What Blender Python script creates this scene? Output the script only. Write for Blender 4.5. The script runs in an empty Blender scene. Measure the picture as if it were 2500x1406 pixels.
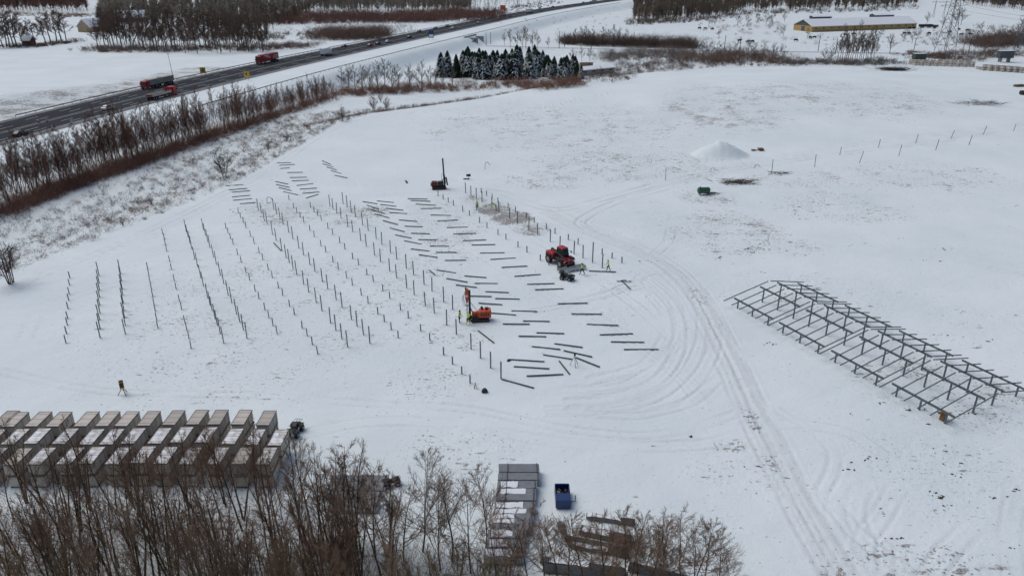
import bpy, bmesh, math, random
import numpy as np
from mathutils import Vector, Matrix
random.seed(7); RNG = np.random.default_rng(7)
scene = bpy.context.scene
COL = scene.collection

# ------------------------------------------------------------------ camera, sky, sun, exposure
FPX = 1800.0; PITCH = math.atan(787 / 1800.0); CAM_Z = 42.0
cam_d = bpy.data.cameras.new('camera'); cam = bpy.data.objects.new('camera', cam_d); COL.objects.link(cam)
cam.location = (0, 0, CAM_Z); cam.rotation_euler = (math.pi / 2 - PITCH, 0, 0)
cam_d.sensor_width = 36; cam_d.lens = 36 * FPX / 2500; cam_d.clip_end = 6000; cam_d.clip_start = 0.5
scene.camera = cam
SUN_EL, SUN_AZ = math.radians(56), math.radians(-60)          # azimuth measured from +Y towards +X
world = bpy.data.worlds.new('World'); scene.world = world; world.use_nodes = True
wn = world.node_tree.nodes; wl = world.node_tree.links
sky = wn.new('ShaderNodeTexSky'); sky.sky_type = 'NISHITA'; sky.sun_disc = False
sky.sun_elevation = SUN_EL; sky.sun_rotation = SUN_AZ; sky.dust_density = 3.2; sky.air_density = 1.0; sky.ozone_density = 1.5
wn['Background'].inputs['Strength'].default_value = 0.088
wl.new(sky.outputs[0], wn['Background'].inputs['Color'])
sun_d = bpy.data.lights.new('sun', 'SUN'); sun = bpy.data.objects.new('sun', sun_d); COL.objects.link(sun)
sun_d.energy = 1.1; sun_d.angle = math.radians(48); sun_d.color = (1.0, 0.985, 0.965)
sun.rotation_euler = Vector((-math.sin(SUN_AZ) * math.cos(SUN_EL), -math.cos(SUN_AZ) * math.cos(SUN_EL), -math.sin(SUN_EL))).to_track_quat('-Z', 'Y').to_euler()
sun.location = (0, 0, 200)
vs = scene.view_settings; vs.view_transform = 'Standard'; vs.look = 'None'; vs.exposure = 0.15; vs.gamma = 1.0
scene.cycles.max_bounces = 5; scene.cycles.diffuse_bounces = 3

# ------------------------------------------------------------------ small helpers
CP, SP = math.cos(PITCH), math.sin(PITCH)
def sm(a, b, x):
    t = np.clip((x - a) / (b - a), 0, 1); return t * t * (3 - 2 * t)
def flat(px, py, z=0.0):
    u = (px - 1250) / FPX; v = (py - 703) / FPX
    t = (z - CAM_Z) / (-SP - v * CP)
    return u * t, (CP - v * SP) * t
def ordw(n):
    w = {1: 'first', 2: 'second', 3: 'third', 4: 'fourth', 5: 'fifth', 6: 'sixth', 7: 'seventh', 8: 'eighth', 9: 'ninth', 10: 'tenth', 11: 'eleventh', 12: 'twelfth'}
    if n in w: return w[n]
    return f"{n}{'th' if 10 <= n % 100 <= 20 else {1: 'st', 2: 'nd', 3: 'rd'}.get(n % 10, 'th')}"

def mat(name, col, rough=0.7, metal=0.0, var=0.0, scale=3.0, col2=None, bump=0.0, snow=0.0, detail=4, stretch=None, emit=0.0, rnd=0.0):
    m = bpy.data.materials.new(name); m.use_nodes = True
    nt = m.node_tree; n = nt.nodes; l = nt.links; b = n['Principled BSDF']
    b.inputs['Roughness'].default_value = rough; b.inputs['Metallic'].default_value = metal
    if rough >= 0.75: b.inputs['Specular IOR Level'].default_value = 0.12
    b.inputs['Base Color'].default_value = (*col, 1)
    if var or col2 or bump or snow:
        tc = n.new('ShaderNodeTexCoord'); nz = n.new('ShaderNodeTexNoise'); nz.inputs['Scale'].default_value = scale; nz.inputs['Detail'].default_value = detail
        src = tc.outputs['Object']
        if stretch:
            mp = n.new('ShaderNodeMapping'); mp.inputs['Scale'].default_value = stretch; l.new(src, mp.inputs[0]); src = mp.outputs[0]
        l.new(src, nz.inputs['Vector'])
        rp = n.new('ShaderNodeMapRange'); rp.inputs[1].default_value = 0.3; rp.inputs[2].default_value = 0.7; l.new(nz.outputs['Fac'], rp.inputs[0])
        mx = n.new('ShaderNodeMix'); mx.data_type = 'RGBA'
        c2 = col2 if col2 else tuple(c * (1 - var) for c in col)
        mx.inputs[6].default_value = (*col, 1); mx.inputs[7].default_value = (*c2, 1)
        l.new(rp.outputs[0], mx.inputs[0]); out = mx.outputs[2]
        if snow:                                     # snow settled on upward faces, broken by noise
            ge = n.new('ShaderNodeNewGeometry'); sx = n.new('ShaderNodeSeparateXYZ'); l.new(ge.outputs['Normal'], sx.inputs[0])
            nz2 = n.new('ShaderNodeTexNoise'); nz2.inputs['Scale'].default_value = 1.7; l.new(tc.outputs['Object'], nz2.inputs['Vector'])
            ad = n.new('ShaderNodeMath'); ad.operation = 'MULTIPLY_ADD'; l.new(nz2.outputs['Fac'], ad.inputs[0]); ad.inputs[1].default_value = 1.0; l.new(sx.outputs['Z'], ad.inputs[2])
            r2 = n.new('ShaderNodeMapRange'); r2.inputs[1].default_value = 1.46 - snow; r2.inputs[2].default_value = 1.68 - snow; l.new(ad.outputs[0], r2.inputs[0])
            m2 = n.new('ShaderNodeMix'); m2.data_type = 'RGBA'; l.new(r2.outputs[0], m2.inputs[0]); l.new(out, m2.inputs[6]); m2.inputs[7].default_value = (0.78, 0.81, 0.84, 1); out = m2.outputs[2]
        if rnd:
            oi = n.new('ShaderNodeObjectInfo'); rr = n.new('ShaderNodeMapRange'); l.new(oi.outputs['Random'], rr.inputs[0]); rr.inputs[3].default_value = 1 - rnd; rr.inputs[4].default_value = 1 + rnd * 0.6
            hs = n.new('ShaderNodeHueSaturation'); l.new(rr.outputs[0], hs.inputs['Value']); l.new(out, hs.inputs['Color']); out = hs.outputs['Color']
        l.new(out, b.inputs['Base Color'])
        if bump:
            bp = n.new('ShaderNodeBump'); bp.inputs['Strength'].default_value = bump; bp.inputs['Distance'].default_value = 0.05; l.new(nz.outputs['Fac'], bp.inputs['Height']); l.new(bp.outputs[0], b.inputs['Normal'])
    if emit:
        b.inputs['Emission Color'].default_value = (*col, 1); b.inputs['Emission Strength'].default_value = emit
    return m

M = {
 'steel': mat('galvanised_steel', (0.14, 0.158, 0.17), 0.5, 0.35, 0.3, 5),
 'steel_lit': mat('lit_galvanised_steel', (0.52, 0.545, 0.56), 0.4, 0.35, 0.4, 2, stretch=(1, 8, 8)),  # lit copy of the galvanised steel, highlights put into its paler colour
 'steel_dark': mat('dark_steel', (0.06, 0.065, 0.07), 0.55, 0.4, 0.3, 6),
 'asphalt': mat('asphalt', (0.028, 0.031, 0.037), 0.95, 0, 0, 0.06, (0.042, 0.046, 0.053), 0.1, detail=8),
 'shoulder': mat('slushy_shoulder', (0.13, 0.135, 0.14), 0.9, 0, 0, 0.3, (0.25, 0.255, 0.26), 0.1),
 'paint': mat('road_paint', (0.62, 0.63, 0.63), 0.6, 0, 0.4, 2),
 'concrete': mat('concrete', (0.30, 0.30, 0.29), 0.85, 0, 0.25, 1.5, bump=0.15),
 'card': mat('cardboard_beige', (0.56, 0.515, 0.455), 0.85, 0, 0.2, 1.3, bump=0.05, rnd=0.22),
 'card_snow': mat('cardboard_snowed', (0.53, 0.49, 0.43), 0.85, 0, 0.2, 1.3, snow=0.06, rnd=0.15),
 'card_edge': mat('cardboard_rim', (0.21, 0.20, 0.19), 0.85, 0, 0.2, 3),
 'wood': mat('pallet_wood', (0.34, 0.235, 0.14), 0.8, 0, 0.4, 6),
 'box_brown': mat('brown_cardboard', (0.27, 0.15, 0.07), 0.85, 0, 0.25, 4),
 'red': mat('red_paint', (0.42, 0.018, 0.022), 0.4, 0, 0.25, 2),
 'dark_red': mat('dark_red_paint', (0.12, 0.016, 0.018), 0.5, 0, 0.3, 2),
 'orange': mat('orange_paint', (0.62, 0.085, 0.022), 0.42, 0, 0.3, 2.5),
 'black': mat('black_plastic', (0.014, 0.014, 0.016), 0.5, 0, 0.3, 4),
 'rubber': mat('tyre_rubber', (0.018, 0.018, 0.019), 0.85, 0, 0, 5, (0.06, 0.058, 0.055), 0.2),
 'rim': mat('grey_rim', (0.32, 0.33, 0.34), 0.45, 0.5, 0.3, 5),
 'glass': mat('tinted_glass', (0.02, 0.035, 0.035), 0.08, 0.0, 0.3, 3),
 'white': mat('white_paint', (0.82, 0.82, 0.81), 0.45, 0, 0.15, 2),
 'grey': mat('grey_paint', (0.25, 0.255, 0.25), 0.55, 0, 0.25, 2),
 'tarp': mat('grey_green_tarp', (0.36, 0.35, 0.31), 0.75, 0, 0.25, 1.5),
 'blue': mat('blue_paint', (0.01, 0.042, 0.165), 0.42, 0, 0.3, 2),
 'green': mat('green_paint', (0.018, 0.10, 0.045), 0.42, 0, 0.3, 2),
 'yellow': mat('yellow_paint', (0.68, 0.42, 0.03), 0.5, 0, 0.2, 2),
 'hivis': mat('high_visibility_fabric', (0.56, 0.78, 0.02), 0.75, 0, 0.2, 8),
 'reflect': mat('reflective_band', (0.55, 0.56, 0.55), 0.4, 0, 0.1, 8),
 'cloth': mat('black_workwear', (0.02, 0.021, 0.025), 0.85, 0, 0.3, 8),
 'skin': mat('skin', (0.42, 0.26, 0.19), 0.6, 0, 0.1, 8),
 'ochre': mat('ochre_render', (0.47, 0.32, 0.13), 0.85, 0, 0.18, 0.3),
 'house': mat('tan_render', (0.42, 0.32, 0.21), 0.85, 0, 0.18, 0.5),
 'slate': mat('dark_boarding', (0.085, 0.095, 0.105), 0.7, 0, 0.3, 1, stretch=(4, 4, 0.3)),
 'snow': mat('settled_snow', (0.76, 0.79, 0.82), 0.75, 0, 0.06, 0.6, bump=0.1),
 'brick': mat('dull_red_brick', (0.20, 0.075, 0.05), 0.85, 0, 0.3, 1),
 'bark': mat('dark_bark', (0.075, 0.058, 0.047), 0.9, 0, 0, 2.5, (0.13, 0.105, 0.085), 0.2, rnd=0.3),
 'bark_red': mat('red_brown_bark', (0.085, 0.052, 0.040), 0.9, 0, 0, 2.5, (0.14, 0.09, 0.068), 0.2, rnd=0.3),
 'bark_front': mat('alder_bark', (0.075, 0.055, 0.038), 0.9, 0, 0, 2.5, (0.14, 0.105, 0.072), 0.2, rnd=0.3),
 'twig': mat('brown_twig', (0.115, 0.08, 0.064), 0.9, 0, 0, 1.2, (0.175, 0.125, 0.10), rnd=0.3),
 'twig_front': mat('alder_twig', (0.19, 0.122, 0.082), 0.9, 0, 0, 1.2, (0.27, 0.185, 0.125), rnd=0.3),
 'twig_red': mat('red_brown_twig', (0.15, 0.08, 0.058), 0.9, 0, 0, 0.8, (0.21, 0.12, 0.088), rnd=0.3),
 'twig_grey': mat('grey_brown_twig', (0.14, 0.122, 0.112), 0.9, 0, 0, 0.8, (0.22, 0.195, 0.18), rnd=0.3),
 'twig_olive': mat('olive_willow_twig', (0.17, 0.135, 0.06), 0.9, 0, 0, 0.8, (0.23, 0.175, 0.085)),
 'forest': mat('bare_forest', (0.085, 0.068, 0.056), 0.95, 0, 0, 0.02, (0.14, 0.115, 0.085)),
 'forest_red': mat('bare_forest_red', (0.115, 0.062, 0.052), 0.95, 0, 0, 0.02, (0.16, 0.095, 0.08)),
 'forest_grey': mat('bare_forest_grey', (0.15, 0.13, 0.105), 0.95, 0, 0, 0.02, (0.22, 0.195, 0.16)),
 'reed': mat('dry_reed', (0.24, 0.15, 0.085), 0.9, 0, 0, 0.3, (0.17, 0.105, 0.065)),
 'grass': mat('dry_grass', (0.16, 0.115, 0.085), 0.9, 0, 0, 0.3, (0.11, 0.08, 0.068)),
 'fir': mat('fir_needles', (0.014, 0.024, 0.016), 0.9, 0, 0, 1.2, (0.026, 0.042, 0.026)),
 'soil': mat('dark_soil', (0.055, 0.045, 0.038), 0.95, 0, 0, 4, (0.10, 0.08, 0.065), 0.3),
 'mud': mat('muddy_track', (0.10, 0.07, 0.055), 0.85, 0, 0.4, 4),
 'hide': mat('dark_hide', (0.022, 0.017, 0.014), 0.8, 0, 0.4, 2),
}

def me_arrays(name, V, Q, mats=(), midx=None):
    """mesh from vertex array and an array of quads (or tris)"""
    V = np.asarray(V, np.float32); Q = np.asarray(Q, np.int32); k = Q.shape[1]
    me = bpy.data.meshes.new(name)
    me.vertices.add(len(V)); me.vertices.foreach_set('co', V.ravel())
    me.loops.add(Q.size); me.loops.foreach_set('vertex_index', Q.ravel())
    me.polygons.add(len(Q)); me.polygons.foreach_set('loop_start', np.arange(0, Q.size, k, dtype=np.int32))
    me.polygons.foreach_set('loop_total', np.full(len(Q), k, np.int32))
    for m in mats: me.materials.append(m)
    if midx is not None: me.polygons.foreach_set('material_index', np.asarray(midx, np.int32))
    me.update(calc_edges=True)
    return me

def sticks(S):
    """(p0,p1,r0,r1) rows -> three-sided tapered sticks"""
    S = np.asarray(S, np.float64); p0, p1 = S[:, 0:3], S[:, 3:6]; r0, r1 = S[:, 6:7], S[:, 7:8]
    d = p1 - p0; d /= np.linalg.norm(d, axis=1, keepdims=True) + 1e-9
    ref = np.where(np.abs(d[:, 2:3]) > 0.9, np.array([[1.0, 0, 0]]), np.array([[0, 0, 1.0]]))
    u = np.cross(d, ref); u /= np.linalg.norm(u, axis=1, keepdims=True) + 1e-9; w = np.cross(d, u)
    V = []
    for p, r in ((p0, r0), (p1, r1)):
        for k in range(3):
            a = 2 * math.pi * k / 3; V.append(p + r * (math.cos(a) * u + math.sin(a) * w))
    V = np.stack(V, 1).reshape(-1, 3); b = (np.arange(len(S)) * 6)[:, None]
    Q = np.concatenate([b + np.array([[k, (k + 1) % 3, 3 + (k + 1) % 3, 3 + k]]) for k in range(3)], 0)
    return V, Q

def cones(S):
    """(p0,p1,r0,r1) rows -> three-sided pointed twigs"""
    S = np.asarray(S, np.float64); p0, p1 = S[:, 0:3], S[:, 3:6]; r0 = S[:, 6:7]
    d = p1 - p0; d /= np.linalg.norm(d, axis=1, keepdims=True) + 1e-9
    ref = np.where(np.abs(d[:, 2:3]) > 0.9, np.array([[1.0, 0, 0]]), np.array([[0, 0, 1.0]]))
    u = np.cross(d, ref); u /= np.linalg.norm(u, axis=1, keepdims=True) + 1e-9; w = np.cross(d, u)
    V = np.stack([p0 + r0 * (math.cos(a) * u + math.sin(a) * w) for a in (0, 2.0944, 4.1888)] + [p1], 1).reshape(-1, 3); b = (np.arange(len(S)) * 4)[:, None]
    return V, np.concatenate([b + np.array([[k, (k + 1) % 3, 3]]) for k in range(3)], 0)

def link(o, parent=None):
    COL.objects.link(o)
    if parent is not None: o.parent = parent
    return o
def tag(o, label=None, cat=None, group=None, kind=None):
    if label: o['label'] = label
    if cat: o['category'] = cat
    if group: o['group'] = group
    if kind: o['kind'] = kind
    return o
def empty(name, loc=(0, 0, 0), rz=0.0, label=None, cat=None, group=None):
    o = bpy.data.objects.new(name, None); link(o); o.location = loc; o.rotation_euler = (0, 0, rz); o.empty_display_size = 0.2
    return tag(o, label, cat, group)
def mobj(name, me, parent=None, loc=None, rz=None):
    o = bpy.data.objects.new(name, me); link(o, parent)
    if loc is not None: o.location = loc
    if rz is not None: o.rotation_euler = (0, 0, rz)
    return o
def copy_tree(o, parent=None):
    c = o.copy(); COL.objects.link(c); c.parent = parent
    for ch in list(o.children): copy_tree(ch, c)
    return c

class MB:
    """collects shapes and builds ONE mesh"""
    def __init__(s): s.v = []; s.f = []
    def add(s, vs_, fs_):
        b = len(s.v); s.v += [tuple(v) for v in vs_]; s.f += [tuple(b + i for i in f) for f in fs_]; return s
    def box(s, c, d, rz=0.0, ry=0.0, taper=1.0):
        R = Matrix.Rotation(rz, 3, 'Z') @ Matrix.Rotation(ry, 3, 'Y'); c = Vector(c); vs_ = []
        for sx, sy, sz in ((-1, -1, -1), (1, -1, -1), (1, 1, -1), (-1, 1, -1), (-1, -1, 1), (1, -1, 1), (1, 1, 1), (-1, 1, 1)):
            t = taper if sz > 0 else 1.0
            vs_.append(c + R @ Vector((sx * d[0] / 2 * t, sy * d[1] / 2 * t, sz * d[2] / 2)))
        return s.add(vs_, [(0, 3, 2, 1), (4, 5, 6, 7), (0, 1, 5, 4), (1, 2, 6, 5), (2, 3, 7, 6), (3, 0, 4, 7)])
    def bar(s, a, b, w, h=None, up=(0, 0, 1)):
        a, b = Vector(a), Vector(b); h = h or w; d = (b - a).normalized(); u = Vector(up)
        if abs(d.dot(u)) > 0.95: u = Vector((1, 0, 0))
        x = d.cross(u).normalized(); y = x.cross(d).normalized(); vs_ = []
        for p in (a, b):
            for sx, sy in ((-1, -1), (1, -1), (1, 1), (-1, 1)): vs_.append(p + x * sx * w / 2 + y * sy * h / 2)
        return s.add(vs_, [(0, 3, 2, 1), (4, 5, 6, 7), (0, 1, 5, 4), (1, 2, 6, 5), (2, 3, 7, 6), (3, 0, 4, 7)])
    def tube(s, a, b, r, r2=None, n=8):
        a, b = Vector(a), Vector(b); r2 = r if r2 is None else r2; d = (b - a).normalized()
        u = d.orthogonal().normalized(); w = d.cross(u); vs_ = []
        for p, q in ((a, r), (b, r2)):
            for k in range(n): t = 2 * math.pi * k / n; vs_.append(p + (u * math.cos(t) + w * math.sin(t)) * q)
        return s.add(vs_, [tuple(range(n - 1, -1, -1)), tuple(range(n, 2 * n))] + [(k, (k + 1) % n, n + (k + 1) % n, n + k) for k in range(n)])
    def path(s, pts, r, n=5):
        for a, b in zip(pts, pts[1:]): s.tube(a, b, r, r, n)
        return s
    def prism(s, poly, y0, y1, inset=0.0):
        """side profile (x,z) extruded along y"""
        n = len(poly); vs_ = [(x, y0, z) for x, z in poly] + [(x, y1, z) for x, z in poly]
        return s.add(vs_, [tuple(range(n)), tuple(range(2 * n - 1, n - 1, -1))] + [(k, n + k, n + (k + 1) % n, (k + 1) % n) for k in range(n)])
    def build(s, name, m, parent=None, bevel=0.0, loc=None, rz=None, smooth=False):
        me = bpy.data.meshes.new(name); me.from_pydata(s.v, [], s.f); me.materials.append(m)
        bm = bmesh.new(); bm.from_mesh(me); bmesh.ops.recalc_face_normals(bm, faces=bm.faces)
        if bevel: bmesh.ops.bevel(bm, geom=bm.edges[:], offset=bevel, segments=1, affect='EDGES', clamp_overlap=True)
        bm.to_mesh(me); bm.free()
        if smooth:
            for p in me.polygons: p.use_smooth = True
        return mobj(name, me, parent, loc, rz)

# ------------------------------------------------------------------ terrain
def seg_dist(X, Y, pts):
    """distance to a polyline, side (+ right of travel) and nearest parameter"""
    best = np.full(X.shape, 1e9); side = np.zeros(X.shape)
    for (x0, y0), (x1, y1) in zip(pts, pts[1:]):
        dx, dy = x1 - x0, y1 - y0; L2 = dx * dx + dy * dy
        t = np.clip(((X - x0) * dx + (Y - y0) * dy) / L2, 0, 1)
        ex, ey = X - x0 - t * dx, Y - y0 - t * dy; d = np.hypot(ex, ey)
        c = np.sign(ex * dy - ey * dx); upd = d < best
        side = np.where(upd, c, side); best = np.where(upd, d, best)
    return best, side
ROAD = [(-152, 20), (-149.5, 100), (-146, 160), (-139, 206), (-129, 262), (-112, 335), (-91, 410), (-68, 487), (-42, 572), (-2, 705), (45, 835), (120, 1010), (230, 1240), (420, 1600)]  # motorway centre line
HALF = 12.0; RAIL_OFF = 32.0
def offset_line(pts, o):
    out = []
    for i, (x, y) in enumerate(pts):
        a = pts[max(i - 1, 0)]; b = pts[min(i + 1, len(pts) - 1)]; dx, dy = b[0] - a[0], b[1] - a[1]; L = math.hypot(dx, dy)
        out.append((x + dy / L * o, y - dx / L * o))
    return out
RAILP = offset_line(ROAD, RAIL_OFF)
SITE = [(-98, -200), (-98, 40), (-84, 75), (-74, 96), (-72, 108), (-65, 126), (-57, 154), (-50, 214), (-43, 229), (-9, 256), (24, 292), (61, 322), (120, 342), (171, 338), (215, 318), (300, 305), (700, 300), (700, -200)]
def in_poly(X, Y, P):
    c = np.zeros(X.shape, bool); n = len(P)
    for i in range(n):
        x0, y0 = P[i]; x1, y1 = P[(i + 1) % n]
        if y0 == y1: continue
        k = ((y0 > Y) != (y1 > Y)) & (X < (x1 - x0) * (Y - y0) / (y1 - y0) + x0); c ^= k
    return c
MOUND = None
def zt(x, y):
    X = np.asarray(x, float); Y = np.asarray(y, float)
    ds, _ = seg_dist(X, Y, SITE[:-1]); ds = np.where(in_poly(X, Y, SITE), 0, ds)
    dr, side = seg_dist(X, Y, RAILP)
    D = 1.8 + 3.7 * sm(205, 300, Y)
    z = -D * sm(0, 16, ds) * sm(1.5, 1.5 + D * 2.3, np.where(side > 0, dr, 0))
    z = z + 0.25 * np.sin(X * 0.031 + 1) * np.sin(Y * 0.027) * sm(60, 160, Y) * (ds <= 0)
    z = z + 4.5 * np.exp(-(((X - 95) / 70) ** 2 + ((Y - 262) / 48) ** 2)) * (1 - sm(0, 20, ds))     # rise of the back field
    dm, sm_ = seg_dist(X, Y, ROAD); wv = np.sin(X * 0.11 + 0.4 * np.sin(Y * 0.13)) * np.sin(Y * 0.09)
    z = z + np.where(sm_ < 0, (2.6 + 0.5 * wv) * sm(19, 34, dm) * (1 - sm(62, 90, dm)) * sm(150, 190, Y) * (1 - sm(255, 300, Y)), 0)
    if MOUND is not None:
        mx, my = MOUND; q = np.hypot((X - mx) / 7.0, (Y - my) / 4.8); z = z + 3.6 * np.clip(1 - q, 0, 1) ** 0.9
    return z
_hx = np.arange(-1700, 1701, 4.0); _hy = np.arange(-260, 2900, 4.0); HM = zt(*np.meshgrid(_hx, _hy))
def at_many(px, py):
    z = np.zeros(np.shape(px))
    for _ in range(10):
        x, y = flat(px, py, z); i = np.clip((x + 1700) / 4, 0, len(_hx) - 2); j = np.clip((y + 260) / 4, 0, len(_hy) - 2); a = i.astype(int); b = j.astype(int); i = i - a; j = j - b
        z = 0.5 * z + 0.5 * ((HM[b, a] * (1 - i) + HM[b, a + 1] * i) * (1 - j) + (HM[b + 1, a] * (1 - i) + HM[b + 1, a + 1] * i) * j)
    x, y = flat(px, py, z); return np.stack([x, y, zt(x, y)], -1)
def at(px, py):
    return Vector(at_many(np.array([float(px)]), np.array([float(py)]))[0])
def proj(p):
    d = p[1] * CP + (CAM_Z - p[2]) * SP
    return 1250 + FPX * p[0] / d, 703 + FPX * ((CAM_Z - p[2]) * CP - p[1] * SP) / d
def pxm(p):
    """photograph pixels per metre at a point"""
    return FPX / (p[1] * CP + (CAM_Z - p[2]) * SP)
def W(pts):
    q = np.array(pts, float); return [tuple(v) for v in at_many(q[:, 0], q[:, 1])[:, :2]]
MOUND = tuple(at(1757, 378)[:2])

def axis(lo, bands, hi, g):
    a = []
    for x0, x1, st in bands: a += list(np.arange(x0, x1, st))
    s = bands[-1][2]; x = a[-1]
    while x < hi: s = min(s * g, 25); x += s; a.append(x)
    s = bands[0][2]; x = a[0]; b = []
    while x > lo: s = min(s * g, 25); x -= s; b.append(x)
    return np.array(b[::-1] + a)
gx = axis(-1500, [(-60, -10, 0.42), (-10, 46, 0.21), (46, 60, 0.42)], 1500, 1.04); gy = axis(-250, [(41, 112, 0.22), (112, 140, 0.36)], 2600, 1.023)
GX, GY = np.meshgrid(gx, gy); GZ = zt(GX, GY)
dirt = np.zeros(GX.shape); speck = np.zeros(GX.shape); rut = np.zeros(GX.shape)
def near(pts, pad):
    P = np.array(pts); i0, i1 = np.searchsorted(gx, [P[:, 0].min() - pad, P[:, 0].max() + pad]); j0, j1 = np.searchsorted(gy, [P[:, 1].min() - pad, P[:, 1].max() + pad])
    return slice(max(j0 - 1, 0), j1 + 1), slice(max(i0 - 1, 0), i1 + 1)
def smooth_line(pts, k=5):
    P = np.array(pts, float); n = len(P); out = []
    for i in range(n - 1):
        p0, p1, p2, p3 = P[max(i - 1, 0)], P[i], P[i + 1], P[min(i + 2, n - 1)]
        for t in np.linspace(0, 1, k, endpoint=False):
            out.append(0.5 * (2 * p1 + (p2 - p0) * t + (2 * p0 - 5 * p1 + 4 * p2 - p3) * t * t + (3 * p1 - p0 - 3 * p2 + p3) * t ** 3))
    out.append(P[-1]); return [tuple(p) for p in out]
def paint(A, pts, w, amt, soft=0.5):
    J, I = near(pts, w + 1); d, _ = seg_dist(GX[J, I], GY[J, I], pts)
    A[J, I] = np.maximum(A[J, I], amt * (1 - sm(w * (1 - soft) * 0.5, w * 0.5, d)))
def wheel_track(pix, gauge=1.7, w=0.42, depth=0.04, d=0.0, sp=0.0, jitter=0.0):
    global GZ
    c = smooth_line(W(pix))
    for o in (-gauge / 2, gauge / 2):
        L = offset_line(c, o); J, I = near(L, 2); q, _ = seg_dist(GX[J, I], GY[J, I], L)
        prof = 1 - sm(w * 0.3, w * 0.62, q); ridge = np.exp(-((q - w * 0.95) / (w * 0.3)) ** 2)
        fade = np.clip(0.62 + 0.7 * np.sin(GX[J, I] * 0.33 + GY[J, I] * 0.21 + len(c)) * np.sin(GY[J, I] * 0.29 - GX[J, I] * 0.13 + gauge * 9), 0.08, 1) * (0.75 + 0.25 * np.sin(GX[J, I] * 5.1) * np.sin(GY[J, I] * 4.3))
        prof = prof * fade; ridge = ridge * fade
        GZ[J, I] += -depth * prof + depth * 0.6 * ridge
        rut[J, I] = np.maximum(rut[J, I], prof)
        if d: dirt[J, I] = np.maximum(dirt[J, I], d * prof)
    if sp: paint(speck, c, gauge * 2.2, sp)
def blob(A, px, py, rx, ry, amt):
    c = at(px, py); s = pxm(c); ax = rx / s; ay = ry / (s * max(0.12, (CAM_Z - c.z) / math.hypot(c.y, CAM_Z)))
    J, I = near([(c.x - ax, c.y - ay), (c.x + ax, c.y + ay)], 1); q = np.hypot((GX[J, I] - c.x) / ax, (GY[J, I] - c.y) / ay)
    A[J, I] = np.maximum(A[J, I], amt * (1 - sm(0.35, 1.0, q)))
# haul road and its side tracks
HAUL = [(1340, 520), (1420, 558), (1500, 590), (1590, 628), (1660, 675), (1710, 735), (1745, 800), (1790, 890), (1830, 980), (1870, 1060), (1930, 1180), (1990, 1290), (2060, 1406), (2100, 1480)]
paint(rut, smooth_line(W(HAUL)), 5.5, 0.45, 0.8)
paint(dirt, smooth_line(W(HAUL)), 5.0, 0.10, 0.9); wheel_track(HAUL, 2.1, 0.6, 0.07, 0.22, 0.2); wheel_track([(x + 14, y - 6) for x, y in HAUL], 1.8, 0.4, 0.08, 0.14)
wheel_track([(x - 16, y + 8) for x, y in HAUL], 1.8, 0.4, 0.08, 0.05); wheel_track([(x + 4, y - 14) for x, y in HAUL], 1.6, 0.36, 0.07)
wheel_track([(2520, 316), (2300, 343), (2100, 370), (1900, 396), (1760, 418), (1640, 442), (1540, 468), (1440, 496), (1370, 512), (1300, 500), (1220, 470), (1100, 462)], 2.0, 0.8, 0.1, 0.42)
wheel_track([(2520, 302), (2200, 338), (1960, 375), (1800, 398), (1650, 418), (1520, 440), (1400, 455), (1290, 462)], 1.9, 0.6, 0.1, 0.1)
wheel_track([(1700, 440), (1560, 478), (1480, 505), (1420, 540), (1440, 560)], 1.9, 0.6, 0.1, 0.15)
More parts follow.
